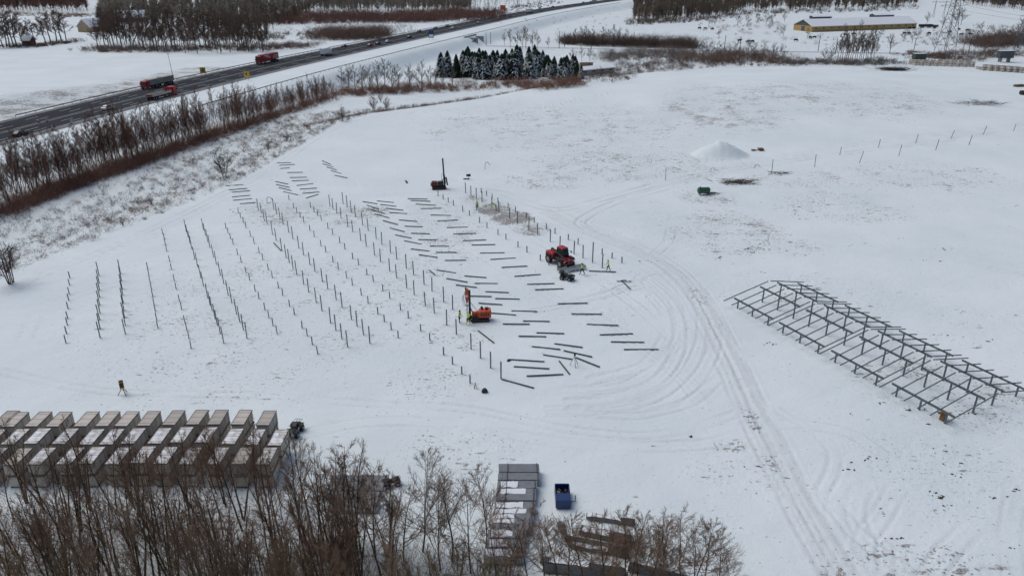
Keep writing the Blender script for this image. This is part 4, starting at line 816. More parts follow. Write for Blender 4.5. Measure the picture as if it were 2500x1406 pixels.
# far crate store
L = [(2226 + 17.5 * i, 160 + 0.5 * i) for i in range(9)] + [(2392 + 15.5 * i, 172 + 1.0 * i) for i in range(7)]
for i, (u, v) in enumerate(L):
    p = at(u + 6, v)
    for j in range(2):
        for lev in (0, 1):
            if i == 9 and lev: continue
            place_crate((p.x, p.y + 3.4 * j, p.z + 1.262 * lev), random.gauss(0.12, .02), lev == 1 and random.random() < 0.5,
                        f"{'upper' if lev else 'lower'} crate of the {ordw(i + 1)} stack from left, {'back' if j else 'front'} row of the far crate store", 'crates of the far store')

# ------------------------------------------------------------------ bundles of new profiles
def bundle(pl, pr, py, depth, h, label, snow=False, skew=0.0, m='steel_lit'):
    a = Vector((*zpt(pl, py, h), 0)); b = Vector((*zpt(pr, py + skew, h), 0)); d = b - a; L = d.length; root = empty('profile_bundle', a, math.atan2(d.y, d.x), label, 'steel bundle', 'bundles of new steel profiles')
    n = max(4, round(depth / 0.13)); lay = max(2, round((h - 0.12) / 0.2))
    for k in range(n):
        y = (k + 0.5) * depth / n; mm = MB(); e = random.uniform(-.03, .03)
        mm.box((L / 2 + e, y, 0.12 + (h - 0.12) / 2), (L, depth / n * 0.86, h - 0.12))
        mm.box((L / 2 + e, y - depth / n * 0.3, h + 0.012), (L, 0.018, 0.024)); mm.box((L / 2 + e, y + depth / n * 0.3, h + 0.012), (L, 0.018, 0.024))
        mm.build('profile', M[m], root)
    for x in (0.5, L - 0.5):
        MB().bar((x, -0.05, 0.05), (x, depth + 0.05, 0.05), 0.12, 0.1).build('bearer', M['wood'], root)
        MB().box((x + 0.3, depth / 2, 0.1 + h / 2), (0.04, depth + 0.02, h - 0.02 + 0.06)).build('strap', M['steel_dark'], root)
    if snow:
        x0, x1 = L * random.uniform(0.0, 0.12), L * random.uniform(0.5, 0.8); k = 9; e = [(x0 + (x1 - x0) * i / k, -0.02 + random.uniform(0, .16)) for i in range(k + 1)] + [(x1 - (x1 - x0) * i / k + random.uniform(-.1, .1), depth - random.uniform(0, .16)) for i in range(k + 1)]
        n_ = len(e); MB().add([(x, y, h + 0.026) for x, y in e] + [(x, y, h + 0.026 + random.uniform(.02, .06)) for x, y in e], [tuple(range(n_ - 1, -1, -1)), tuple(range(n_, 2 * n_))] + [(i, (i + 1) % n_, n_ + (i + 1) % n_, n_ + i) for i in range(n_)]).build('snow_cover', M['snow'], root)
ZB = lambda x, y: (830 + x / 2.929, 926 + y / 2.929)
BL = [(1135, 1425, 660, 1.15, .85), (1130, 1432, 716, .95, .8), (1125, 1412, 776, .95, .8), (1122, 1405, 822, .8, .75), (1115, 1402, 862, .75, .75), (1108, 1398, 922, .8, .75), (1100, 1392, 965, .75, .7), (1095, 1385, 1000, .7, .7), (1085, 1372, 1032, .6, .7), (1075, 1370, 1070, .6, .7), (1060, 1330, 1130, .9, .8), (1045, 1320, 1200, .9, .8), (1030, 1320, 1270, .9, .8)]
for i, (l, r, y, dp, h) in enumerate(BL):
    (pl, py), (pr, _) = ZB(l, y), ZB(r, y); w = 'farthest' if i == 0 else 'nearest' if i == len(BL) - 1 else ordw(i + 1) + ' farthest'
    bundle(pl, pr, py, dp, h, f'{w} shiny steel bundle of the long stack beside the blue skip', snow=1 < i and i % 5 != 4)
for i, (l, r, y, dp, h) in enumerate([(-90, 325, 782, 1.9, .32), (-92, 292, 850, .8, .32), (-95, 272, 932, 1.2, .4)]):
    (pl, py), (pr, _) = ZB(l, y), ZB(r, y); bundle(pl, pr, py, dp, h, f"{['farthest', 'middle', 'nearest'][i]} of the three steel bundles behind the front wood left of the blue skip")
for i, (l, r, y, dp, h, sk) in enumerate([(1760, 2110, 980, .5, .4, 16), (1712, 2080, 1085, .8, .5, 26), (1610, 2060, 1140, .5, .35, 30), (1640, 2060, 1185, .5, .35, 26), (1430, 2040, 1300, .6, .3, 30), (1450, 2060, 1360, .7, .35, 22), (2060, 2470, 1340, .6, .5, 34)]):
    (pl, py), (pr, _) = ZB(l, y), ZB(r, y); bundle(pl, pr, py, dp, h, f'{ordw(i + 1)} from the back of the slanting steel bundles right of the blue skip', i in (0, 1, 3, 4), sk, 'steel')
# ------------------------------------------------------------------ machines on the site
def heading(p, q): d = at(*q) - at(*p); return math.atan2(d.y, d.x)
def wheel(parent, x, y, r, w, rimr=0.55, name='wheel', lug=False, rm='rim'):
    s = 1 if y > 0 else -1; o = MB().tube((x, y - w / 2, r), (x, y + w / 2, r), r, n=18)
    if lug:
        for k in range(14): a = 2 * math.pi * k / 14; c, q = math.cos(a), math.sin(a); o.bar((x + c * r * 1.0, y - w / 2, r + q * r), (x + c * r, y + w / 2, r + q * r), 0.09, 0.09)
    t = o.build(name, M['rubber'], parent, 0.0)
    MB().tube((x, y + s * (w / 2 - 0.02), r), (x, y + s * (w / 2 + 0.02), r), r * rimr, n=14).build('rim', M[rm], t); return t
# telehandler
p0 = at(1366.6, 653.5); p1 = at(1342, 641); c = (p0 + p1) / 2; hd = math.atan2(p0.y - p1.y, p0.x - p1.x); side = Vector((-math.sin(hd), math.cos(hd), 0))
th = empty('telehandler', c + side * 0.95, hd, 'red telehandler with black boom carrying steel profiles on its forks', 'telehandler')
for x in (-1.45, 1.45):
    for y in (-0.98, 0.98): wheel(th, x, y, 0.66, 0.44, 0.5, lug=True)
MB().prism([(-2.3, 0.65), (2.1, 0.65), (2.2, 1.0), (1.5, 1.25), (-1.0, 1.3), (-2.2, 1.45), (-2.35, 1.1)], -0.72, 0.72).build('chassis', M['black'], th, 0.04)
MB().prism([(-2.3, 0.95), (-0.55, 0.95), (-0.45, 1.75), (-1.4, 1.95), (-2.25, 1.75)], -1.05, -0.25).build('engine_cover', M['red'], th, 0.06)
MB().prism([(-2.25, 1.0), (-1.3, 1.0), (-1.2, 1.5), (-2.2, 1.55)], 0.1, 1.05).build('rear_body', M['red'], th, 0.05)
for x in (-1.45, 1.45):
    for y in (-1.0, 1.0): MB().prism([(x - 0.78, 1.15), (x - 0.5, 1.42), (x + 0.5, 1.42), (x + 0.78, 1.15), (x + 0.5, 1.36), (x - 0.5, 1.36)], y - 0.24, y + 0.24).build('mudguard', M['black'], th)
MB().prism([(0.6, 0.7), (2.2, 0.7), (2.25, 1.15), (1.1, 1.3), (0.6, 1.25)], -1.05, 1.05).build('front_body', M['red'], th, 0.05)
MB().prism([(-0.7, 1.2), (0.9, 1.2), (1.0, 1.75), (0.55, 2.52), (-0.65, 2.52), (-0.8, 1.75)], 0.0, 1.0).build('cab_glass', M['glass'], th, 0.03)
fr = MB()
for y in (0.0, 1.0):
    fr.bar((-0.72, y, 1.25), (-0.66, y, 2.52), 0.09); fr.bar((0.95, y, 1.25), (0.58, y, 2.52), 0.09); fr.bar((-0.74, y, 1.75), (0.98, y, 1.75), 0.07)
fr.build('cab_frame', M['black'], th); MB().box((-0.05, 0.5, 2.58), (1.4, 1.12, 0.12)).build('cab_roof', M['red'], th, 0.04)
MB().box((0.05, 0.5, 1.65), (0.45, 0.5, 0.7)).build('driver_seat', M['green'], th, 0.05)
bo = MB().bar((-1.9, -0.15, 1.95), (1.9, -0.15, 1.15), 0.36, 0.42).build('boom', M['black'], th, 0.03); MB().bar((1.7, -0.15, 1.18), (2.7, -0.15, 0.85), 0.26, 0.3).build('boom_section', M['steel_dark'], bo)
MB().box((2.75, 0, 0.6), (0.12, 1.5, 0.8)).build('fork_carriage', M['black'], th, 0.02)
for y in (-0.4, 0.4): MB().bar((2.8, y, 0.3), (4.0, y, 0.28), 0.14, 0.06).build('fork', M['steel_dark'], th)
for y, x in ((1.35, 1.05), (-1.2, 0.2)): k = MB().bar((0.7, y * 0.75, 2.2), (x, y, 2.15), 0.04); k.box((x, y, 2.0), (0.06, 0.2, 0.36)); k.build('mirror', M['black'], th)
for y in (-0.85, 0.85): MB().box((2.24, y, 1.1), (0.05, 0.22, 0.14)).build('headlight', M['white'], th)
lb = empty('carried_bundle', th.location + Vector((math.cos(hd), math.sin(hd), 0)) * 3.3, hd + math.pi / 2 - 0.12, 'grey steel profiles held on the forks of the telehandler', 'steel bundle')
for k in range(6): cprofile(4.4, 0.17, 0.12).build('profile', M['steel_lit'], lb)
for k, ch in enumerate(lb.children): ch.rotation_euler = (0, math.pi / 2, 0); ch.location = (-2.3 + random.uniform(-.1, .1), -0.5 + 0.2 * k, 0.42 + 0.09 * (k % 2))
# quad bikes
def quad(px, py, hd, label):
    r = empty('quad_bike', at(px, py), hd, label, 'quad bike', 'black quad bikes')
    for x in (-0.62, 0.62):
        for y in (-0.45, 0.45): wheel(r, x, y, 0.31, 0.25, 0.5, lug=True)
    MB().prism([(-0.95, 0.45), (0.95, 0.45), (1.05, 0.72), (0.55, 0.95), (0.2, 0.78), (-0.55, 0.82), (-1.0, 0.78)], -0.27, 0.27).build('body', M['black'], r, 0.04)
    MB().prism([(-0.6, 0.80), (0.15, 0.78), (0.1, 0.93), (-0.55, 0.98)], -0.19, 0.19).build('seat', M['black'], r, 0.05)
    for x in (-0.65, 0.65):
        for s in (-1, 1): MB().prism([(x - 0.42, 0.60), (x - 0.25, 0.76), (x + 0.25, 0.76), (x + 0.42, 0.60), (x + 0.25, 0.70), (x - 0.25, 0.70)], s * 0.45 - 0.16, s * 0.45 + 0.16).build('mudguard', M['black'], r)
    for x, l in ((-0.85, 0.6), (0.85, 0.5)):
        k = MB()
        for y in (-0.36, -0.12, 0.12, 0.36): k.tube((x - l / 2, y, 0.94), (x + l / 2, y, 0.94), 0.018, n=5)
        for e in (-l / 2, l / 2): k.tube((x + e, -0.38, 0.94), (x + e, 0.38, 0.94), 0.02, n=5)
        k.tube((x, -0.2, 0.75), (x, -0.2, 0.94), 0.02, n=5).tube((x, 0.2, 0.75), (x, 0.2, 0.94), 0.02, n=5); k.build('rack', M['steel_dark'], r)
    MB().path([(0.35, -0.42, 1.12), (0.42, -0.15, 1.08), (0.42, 0.15, 1.08), (0.35, 0.42, 1.12)], 0.022).tube((0.42, 0, 0.9), (0.42, 0, 1.08), 0.05, n=6).build('handlebar', M['black'], r)
    for y in (-0.2, 0.2): MB().tube((1.02, y, 0.66), (1.06, y, 0.66), 0.07, n=8).build('headlight', M['white'], r)
    return r
q1 = quad(1384, 683, math.radians(-30), 'black quad bike parked between telehandler and walking worker')
MB().box((-0.85, 0, 1.1), (0.55, 0.7, 0.3)).build('cargo_box', M['black'], q1, 0.05)
quad(721, 1058, math.radians(-98), 'black quad bike parked beside the beige crate rows')
q3 = quad(957, 1184, math.radians(20), 'dark quad bike half hidden behind the front trees'); q3.scale = (0.72, 0.72, 0.72)
# orange pile driver
pr = at(1138, 785); hd = math.radians(172)
rg = empty('pile_driver', pr + Vector((1.75, 0.42, 0)), hd + math.radians(14), 'orange tracked pile driver with tall mast driving a post', 'pile driver')
rg.scale = (0.82, 0.82, 0.88)
for y in (-0.75, 0.75):
    MB().prism([(-1.5, 0.25), (-1.3, 0.0), (1.3, 0.0), (1.5, 0.25), (1.35, 0.5), (-1.35, 0.5)], y - 0.2, y + 0.2).build('track', M['black'], rg, 0.03)
    for x in (-1.2, -0.6, 0, 0.6, 1.2): MB().tube((x, y - 0.22, 0.24), (x, y + 0.22, 0.24), 0.17, n=10).build('track_roller', M['mud'], rg)
MB().box((-0.1, 0, 0.5), (2.6, 1.1, 0.3)).build('undercarriage', M['black'], rg, 0.03)
MB().prism([(-1.75, 0.62), (0.2, 0.62), (0.35, 0.95), (0.1, 1.6), (-1.65, 1.75), (-1.8, 1.5)], -0.72, 0.72).build('engine_housing', M['orange'], rg, 0.06)
for k in range(5): MB().box((-1.35 + 0.28 * k, 0.732, 1.2), (0.16, 0.02, 0.5)).build('vent_slot', M['black'], rg)
MB().box((0.75, -0.25, 0.95), (0.9, 0.55, 0.7)).build('front_housing', M['orange'], rg, 0.06)
MB().tube((-0.35, -0.35, 1.65), (-0.35, -0.35, 2.0), 0.2, n=10).build('air_filter', M['black'], rg); MB().tube((-0.9, 0.3, 1.7), (-0.9, 0.3, 2.25), 0.05, n=8).build('exhaust', M['steel_dark'], rg); MB().box((-1.1, -0.2, 1.8), (0.5, 0.7, 0.16)).build('engine_hatch', M['black'], rg, 0.03)
mast = MB().bar((1.55, 0.1, 0.15), (1.55, 0.1, 4.9), 0.3, 0.34).build('mast', M['black'], rg, 0.02)
for z in np.arange(0.5, 4.8, 0.5): MB().box((1.72, 0.1, z), (0.03, 0.24, 0.06)).build('mast_rung', M['steel_dark'], mast)
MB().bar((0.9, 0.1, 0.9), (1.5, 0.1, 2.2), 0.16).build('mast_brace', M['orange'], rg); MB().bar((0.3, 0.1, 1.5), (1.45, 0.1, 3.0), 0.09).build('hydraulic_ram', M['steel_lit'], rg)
MB().box((1.95, 0.1, 4.25), (0.52, 0.55, 1.75)).build('hammer_housing', M['orange'], rg, 0.05); MB().tube((1.95, 0.1, 3.0), (1.95, 0.1, 3.45), 0.16, 0.22, 10).build('hammer_tip', M['orange'], rg)
MB().box((1.95, 0.385, 4.1), (0.3, 0.02, 0.3)).build('hammer_plate', M['white'], rg); MB().tube((2.1, 0.1, 5.1), (2.1, 0.1, 5.35), 0.13, n=10).build('hammer_cap', M['black'], rg)
for s, a in ((-0.25, 0.55), (0.3, 0.75), (0.15, 0.45)):
    MB().path([(1.95 + 0.25 * math.copysign(1, s), 0.1 + s, 4.9)] + [(2.0 + a * math.sin(math.pi * t), 0.1 + s, 4.9 - 2.6 * t) for t in (0.15, 0.35, 0.55, 0.75, 0.9)] + [(1.6, 0.1 + s * 0.5, 2.5)], 0.028).build('hydraulic_hose', M['black'], rg)
MB().path([(0.45, 0.7, 0.55), (0.45, 0.7, 1.5), (0.9, 0.7, 1.5), (0.9, 0.7, 0.55)], 0.03).build('control_frame', M['wood'], rg)
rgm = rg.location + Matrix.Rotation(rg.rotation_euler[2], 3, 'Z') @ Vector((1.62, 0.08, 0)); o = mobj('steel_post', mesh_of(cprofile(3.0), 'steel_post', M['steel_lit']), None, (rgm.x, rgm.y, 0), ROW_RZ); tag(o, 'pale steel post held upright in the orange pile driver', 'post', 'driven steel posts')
# dark drill rig at the back
dr = empty('drill_rig', at(1072, 461), math.radians(8), 'dark red and black tracked drill rig with slim tall mast', 'drill rig')
for y in (-0.75, 0.75): MB().prism([(-1.5, 0.25), (-1.3, 0.0), (1.3, 0.0), (1.5, 0.25), (1.35, 0.5), (-1.35, 0.5)], y - 0.2, y + 0.2).build('track', M['black'], dr, 0.03)
MB().box((0, 0, 0.5), (2.4, 1.1, 0.3)).build('undercarriage', M['mud'], dr, 0.03)
MB().prism([(-1.5, 0.65), (-0.3, 0.65), (-0.3, 1.55), (-1.45, 1.6)], -0.6, 0.6).build('engine_housing', M['dark_red'], dr, 0.06); MB().box((0.35, 0, 1.1), (1.2, 1.0, 0.9)).build('power_pack', M['black'], dr, 0.06); MB().box((-1.6, 0, 1.0), (0.2, 0.9, 0.6)).build('rear_panel', M['grey'], dr, 0.04)
MB().bar((1.2, 0, 0.2), (0.95, 0, 6.3), 0.26, 0.3).build('mast', M['black'], dr, 0.02); MB().bar((1.25, 0.1, 0.9), (1.1, 0.1, 2.9), 0.4, 0.4).build('hammer_housing', M['black'], dr, 0.04); MB().bar((1.75, -0.1, 0.7), (1.5, -0.1, 2.4), 0.22, 0.3).build('drill_head', M['black'], dr, 0.03); MB().bar((0.4, 0, 1.4), (1.1, 0, 2.2), 0.12).build('mast_brace', M['black'], dr)
MB().path([(1.0, 0.2, 3.2), (0.7, 0.3, 3.0), (0.6, 0.3, 2.3), (0.6, 0.2, 1.5)], 0.03).build('hydraulic_hose', M['black'], dr)
# ------------------------------------------------------------------ people
def person(px, py, face, label, lean=0.0, step=0.0, arm=(0.1, -0.1), squat=0.0, vest='hivis', leg='cloth', z=None, boots='cloth', height=1.8):
    V = []; E_ = []; Rr = []; tagv = []
    def v(p, r, t, par=None):
        V.append(Vector(p)); Rr.append(r); tagv.append(t)
        if par is not None: E_.append((par, len(V) - 1))
        return len(V) - 1
    hz = 0.95 - squat; sl, cl = math.sin(lean), math.cos(lean)
    def up(d, y=0, f=0): return (sl * d + cl * f, y, hz + cl * d - sl * f)
    pel = v((0, 0, hz), (0.165, 0.13), 'leg'); sp_ = v(up(0.22), (0.165, 0.13), 'top', pel); ch = v(up(0.44), (0.19, 0.14), 'top', sp_); nk = v(up(0.57), (0.065, 0.065), 'skin', ch); h1 = v(up(0.66, 0, 0.03), (0.085, 0.095), 'skin', nk); h2 = v(up(0.79, 0, 0.03), (0.085, 0.095), 'skin', h1); v(up(0.69, 0, 0.115), (0.02, 0.02), 'skin', h1)
    for s, a in ((-1, arm[0]), (1, arm[1])):
        sh = v(up(0.47, s * 0.2), (0.085, 0.085), 'top', ch); S = V[sh]; el = v(S + Vector((math.sin(a) * 0.29, s * 0.05, -math.cos(a) * 0.29)), (0.06, 0.06), 'top', sh); wr_ = v(V[el] + Vector((math.sin(a + 0.45) * 0.26, s * -0.01, -math.cos(a + 0.45) * 0.26)), (0.042, 0.042), 'top', el)
        d = (V[wr_] - V[el]).normalized(); pm = v(V[wr_] + d * 0.09, (0.042, 0.028), 'glove', wr_); n_ = Vector((0, 1, 0)); f_ = d.cross(n_).normalized()
        for k, ln in enumerate((0.075, 0.085, 0.08, 0.065)):
            q = v(V[pm] + d * 0.045 + f_ * (0.030 - 0.02 * k), (0.010, 0.010), 'glove', pm); v(V[q] + d * ln * 0.7 - n_ * s * 0.025, (0.009, 0.009), 'glove', q)
        q = v(V[wr_] + d * 0.04 + f_ * 0.05, (0.012, 0.012), 'glove', pm); v(V[q] + d * 0.05 + f_ * 0.015, (0.010, 0.010), 'glove', q)
    for s, st in ((-1, step), (1, -step)):
        hp = v((0, s * 0.10, hz - 0.05), (0.105, 0.11), 'leg', pel); kn = v((math.sin(st) * 0.42 + squat * 0.5, s * 0.11, hz - 0.05 - math.cos(st) * 0.42 + squat * 0.35), (0.072, 0.075), 'leg', hp); kx = V[kn].x; ax_ = kx + math.sin(st * 0.6) * 0.42 - squat * 0.55 - (0.10 if st < 0 else 0)
        an = v((ax_, s * 0.11, 0.09 + (0.05 if st < 0 else 0)), (0.05, 0.055), 'boot', kn); v((ax_ + 0.17, s * 0.12, 0.045), (0.045, 0.04), 'boot', an)
    me_ = bpy.data.meshes.new('body'); me_.from_pydata(V, E_, []); o = bpy.data.objects.new('body', me_); COL.objects.link(o)
    md = o.modifiers.new('skin', 'SKIN'); md.use_smooth_shade = True
    sv = me_.skin_vertices[0].data if me_.skin_vertices else None
    if sv is None:
        bpy.context.view_layer.objects.active = o; bm = bmesh.new(); bm.from_mesh(me_); bm.verts.layers.skin.verify(); bm.to_mesh(me_); bm.free(); sv = me_.skin_vertices[0].data
    for i, r in enumerate(Rr): sv[i].radius = r; sv[i].use_root = (i == 0)
    o.modifiers.new('sub', 'SUBSURF').levels = 1
    dg = bpy.context.evaluated_depsgraph_get(); fm = bpy.data.meshes.new_from_object(o.evaluated_get(dg)); bpy.data.objects.remove(o)
    fm.materials.clear(); names = ['top', 'leg', 'skin', 'glove', 'boot', 'band']
    for m in (M[vest], M[leg], M['skin'], M['cloth'], M[boots], M['reflect']): fm.materials.append(m)
    A = np.array([tuple(V[a]) for a, b in E_]); B = np.array([tuple(V[b]) for a, b in E_]); tb = [tagv[b] for a, b in E_]
    for p in fm.polygons:
        c_ = np.array(p.center); t = np.clip(((c_ - A) * (B - A)).sum(1) / ((B - A) ** 2).sum(1), 0, 1); k = int(np.argmin(np.linalg.norm(A + (B - A) * t[:, None] - c_, axis=1))); n_ = tb[k]
        if n_ == 'top' and abs((c_[2] - hz) * cl + c_[0] * sl - 0.17) < 0.03: n_ = 'band'
        p.material_index = names.index(n_)
    r = empty('person', at(px, py), face, label, 'person', 'site workers'); r.scale = (height / 1.8,) * 3
    mobj('body', fm, r); hc = Vector(up(0.755, 0, 0.025))
    k = MB(); n = 10
    for z0, z1, r0, r1 in ((-0.02, 0.06, 0.118, 0.112), (0.06, 0.115, 0.112, 0.06)): k.tube(hc + Vector((sl, 0, cl)) * z0, hc + Vector((sl, 0, cl)) * z1, r0, r1, n)
    k.build('beanie', M['black'], r)
    hv = Vector(up(0.67, 0, 0.03)); fw = Vector((cl, 0, -sl)); b_ = MB()
    for y in (-0.035, 0.035): b_.tube(hv + fw * 0.085 + Vector((0, y, 0.03)), hv + fw * 0.1 + Vector((0, y, 0.03)), 0.014, n=6)
    b_.build('eyes', M['black'], r); MB().box(hv + fw * 0.092 + Vector((0, 0, -0.05)), (0.012, 0.05, 0.012)).build('mouth', M['brick'], r)
    return r
person(1122, 788, math.radians(-20), 'worker standing beside the orange pile driver in hi-vis vest and dark trousers', 0.05, 0.05, (0.25, 0.2))
person(1143, 793, math.radians(70), 'worker bending to guide the post under the orange pile driver', 0.5, 0.28, (0.9, 1.1), boots='hivis')
person(1165, 513, math.radians(-100), 'worker standing in muddy snow between the far posts', 0.05, 0.1, (0.2, 0.1))
person(1211, 514, math.radians(160), 'worker bent forward beside the far tall posts', 0.95, 0.1, (1.2, 1.3))
person(1421, 670, math.radians(200), 'worker walking in front of the telehandler with its steel load', 0.06, 0.42, (-0.3, 0.5))
person(1485, 662, math.radians(190), 'worker walking beside the steel profile right of the telehandler', 0.12, 0.3, (0.5, 0.2))

# ------------------------------------------------------------------ small things on site
sk = empty('skip_container', Vector((*flat(1375, 1243), 0)), math.radians(0), 'blue open steel skip with rubble inside near the steel bundles', 'skip')
b = MB(); L_, w_, h_ = 2.15, 1.2, 0.8
for y in (-w_ / 2, w_ / 2): MB().box((0 + y, L_ / 2, h_ / 2 + 0.12), (0.07, L_, h_)).build('side_wall', M['blue'], sk)
MB().box((0, 0, h_ / 2 + 0.12), (w_ - 0.08, 0.07, h_)).build('end_wall', M['blue'], sk); MB().box((0, L_, h_ / 2 + 0.12), (w_ - 0.08, 0.07, h_)).build('end_wall', M['blue'], sk)
MB().box((0, L_ / 2, 0.14), (w_ - 0.1, L_ - 0.1, 0.08)).build('floor_plate', M['blue'], sk); MB().box((0, 0.5, h_ + 0.10), (w_ - 0.09, 0.9, 0.05)).build('front_lid', M['blue'], sk)
for y in (0.02, L_ - 0.02): MB().bar((-w_ / 2, y, h_ + 0.14), (w_ / 2, y, h_ + 0.14), 0.1, 0.08).build('rim_bar', M['blue'], sk)
MB().path([(w_ / 2 + 0.05, 0.7, 0.2), (w_ / 2 + 0.5, 0.9, 0.15), (w_ / 2 + 0.5, 1.2, 0.5)], 0.04).build('tow_bar', M['blue'], sk)
rub = empty('rubble_heap', sk.location + Vector((0, 1.5, 0.2)), 0, 'heap of brown rubble and branches inside the blue skip', 'rubble')
for k in range(9):
    t = MB(); t.box((random.uniform(-.42, .42), random.uniform(-.45, .45), random.uniform(.1, .35)), (random.uniform(.15, .4), random.uniform(.15, .4), random.uniform(.1, .3)), random.random(), random.random()); t.build('rubble_piece', M['soil'] if k % 3 else M['tarp'], rub, 0.03)
gt = empty('tank', at(1717, 476), math.radians(4), 'green cylindrical tank on a steel cradle amid brush', 'tank')
MB().tube((-1.05, 0, 0.95), (1.05, 0, 0.95), 0.62, n=18).tube((-1.22, 0, 0.95), (-1.05, 0, 0.95), 0.42, 0.62, 18).tube((1.05, 0, 0.95), (1.22, 0, 0.95), 0.62, 0.42, 18).build('tank_shell', M['green'], gt)
for x in (-0.8, 0.8):
    for y in (-0.4, 0.4): MB().bar((x, y, 0), (x, y, 0.7), 0.1).build('leg', M['steel_dark'], gt)
MB().tube((-0.75, 0, 1.5), (-0.75, 0, 1.75), 0.1, n=8).build('filler_cap', M['black'], gt)
tp = empty('survey_box', at(302, 962), math.radians(-60), 'black and yellow survey box on a tripod standing alone left', 'survey box')
for a in (0.4, 2.5, 4.6): MB().bar((0.05 * math.cos(a), 0.05 * math.sin(a), 0.75), (0.55 * math.cos(a), 0.55 * math.sin(a), 0), 0.06).build('leg', M['black'], tp)
MB().box((0, 0, 1.15), (0.42, 0.46, 0.85)).build('case', M['yellow'], tp, 0.06); MB().box((0.18, 0, 1.2), (0.12, 0.36, 0.6)).build('front_panel', M['black'], tp, 0.02); MB().box((0, 0, 1.62), (0.3, 0.4, 0.1)).build('case_lid', M['black'], tp, 0.02)
o = empty('tool_bag', at(1183, 957), 0.3, 'black tool bag dropped on the snow near the front posts', 'bag')
MB().prism([(-0.35, 0), (0.35, 0), (0.3, 0.3), (0.1, 0.42), (-0.2, 0.38)], -0.2, 0.2).build('bag_body', M['black'], o, 0.06); MB().path([(-0.2, 0, 0.36), (-0.1, 0, 0.52), (0.1, 0, 0.52), (0.15, 0, 0.4)], 0.02).build('handle', M['black'], o)
o = empty('tool_bag', at(1242, 881), 0.8, 'small dark tool bag beside the lying profiles', 'bag'); MB().prism([(-0.25, 0), (0.25, 0), (0.2, 0.18), (-0.15, 0.22)], -0.14, 0.14).build('bag_body', M['black'], o, 0.04); MB().path([(-0.12, 0, 0.2), (0, 0, 0.32), (0.12, 0, 0.2)], 0.015).build('handle', M['black'], o)
o = empty('marker_trestle', at(1161, 948), 0.2, 'small orange and wooden marker trestle by the nearest short posts', 'trestle')
for x in (-0.15, 0.15): MB().bar((x, -0.18, 0), (0, 0, 0.62), 0.045).build('leg', M['wood'], o); MB().bar((x, 0.18, 0), (0, 0, 0.62), 0.045).build('leg', M['wood'], o)
MB().box((0, 0, 0.62), (0.08, 0.3, 0.1)).build('top_bar', M['orange'], o)
o = empty('survey_tripod', at(1402, 893), 0.4, 'thin survey tripod with a dark head standing among lying profiles', 'tripod')
for a in (0.3, 2.4, 4.5): MB().bar((0, 0, 1.3), (0.55 * math.cos(a), 0.55 * math.sin(a), 0), 0.05).build('leg', M['steel'], o)
MB().box((0.02, 0, 1.42), (0.2, 0.18, 0.24)).build('instrument', M['black'], o, 0.03)
o = empty('site_board', at(1144, 437), 0.1, 'dark blue site board on a post near the drill rig', 'board'); MB().bar((0, 0, 0), (0, 0, 0.9), 0.06).build('post', M['steel'], o); MB().box((0, -0.05, 0.8), (0.95, 0.05, 0.55)).build('panel', mat('board_blue', (0.02, 0.035, 0.06), .5, 0, .2), o, 0.01)
MB().box((-0.5, -0.3, 0.08), (1.3, 0.5, 0.16)).build('foot_block', M['soil'], o, 0.03)
o = empty('pipe_offcut', at(993, 445), 0, 'grey slab of folded steel lying left of the drill rig', 'steel offcut'); MB().bar((-0.3, 0.9, 0.08), (0.2, -0.9, 0.08), 0.45, 0.1).build('plate', M['steel'], o, 0.01); MB().bar((-0.45, 0.9, 0.18), (0.05, -0.9, 0.18), 0.1, 0.1).build('folded_edge', M['steel_dark'], o)
for (px, py, hh, lab) in ((1184, 414, 1.7, 'bent hose end sticking up from the back field'), (652, 496, 1.2, 'bent cable hoop at the far edge of the post field'), (1735, 419, .8, 'bent hose arch in the snow left of the fence stakes'), (1842, 411, .9, 'bent hose arch in the snow below the pallets')):
    p = at(px, py); o = MB().path([(0, 0, -0.1), (0.03, 0, hh * 0.6), (0.25, 0, hh * 0.95), (0.6, 0, hh), (0.95, 0, hh * 0.75), (1.1, 0, hh * 0.5)], 0.045).build('hose', M['black'], None, loc=p, rz=random.uniform(-.3, .3)); tag(o, lab, 'hose')
# fence stakes
st = [(1625, 440, 28), (1884, 424, 34), (1989, 408, 30), (2098, 398, 28), (2194, 381, 26), (2284, 367, 26), (2365, 355, 24), (2050, 379, 20), (2144, 361, 20), (2235, 350, 22), (2321, 339, 20), (2400, 329, 21), (2474, 321, 17)]
for i, (x, y, h) in enumerate(sorted(st)):
    p = at(x, y); hh = hpx(p, h); ln = Vector((random.uniform(-.05, .28), random.uniform(-.1, .1), 1)); o = MB().bar((0, 0, -0.2), ln * hh, 0.09, 0.09).bar(ln * hh * 0.92 + Vector((-0.08, 0, 0)), ln * hh * 0.92 + Vector((0.08, 0, 0)), 0.05).build('fence_stake', M['bark'], None, loc=p)
    tag(o, f"{'leftmost' if i == 0 else 'rightmost' if i == len(st) - 1 else ordw(i + 1)} leaning wooden fence stake along the snowy track" + ('' if i in (0, len(st) - 1) else ', counting from the left'), 'fence stake', 'fence stakes along the track')
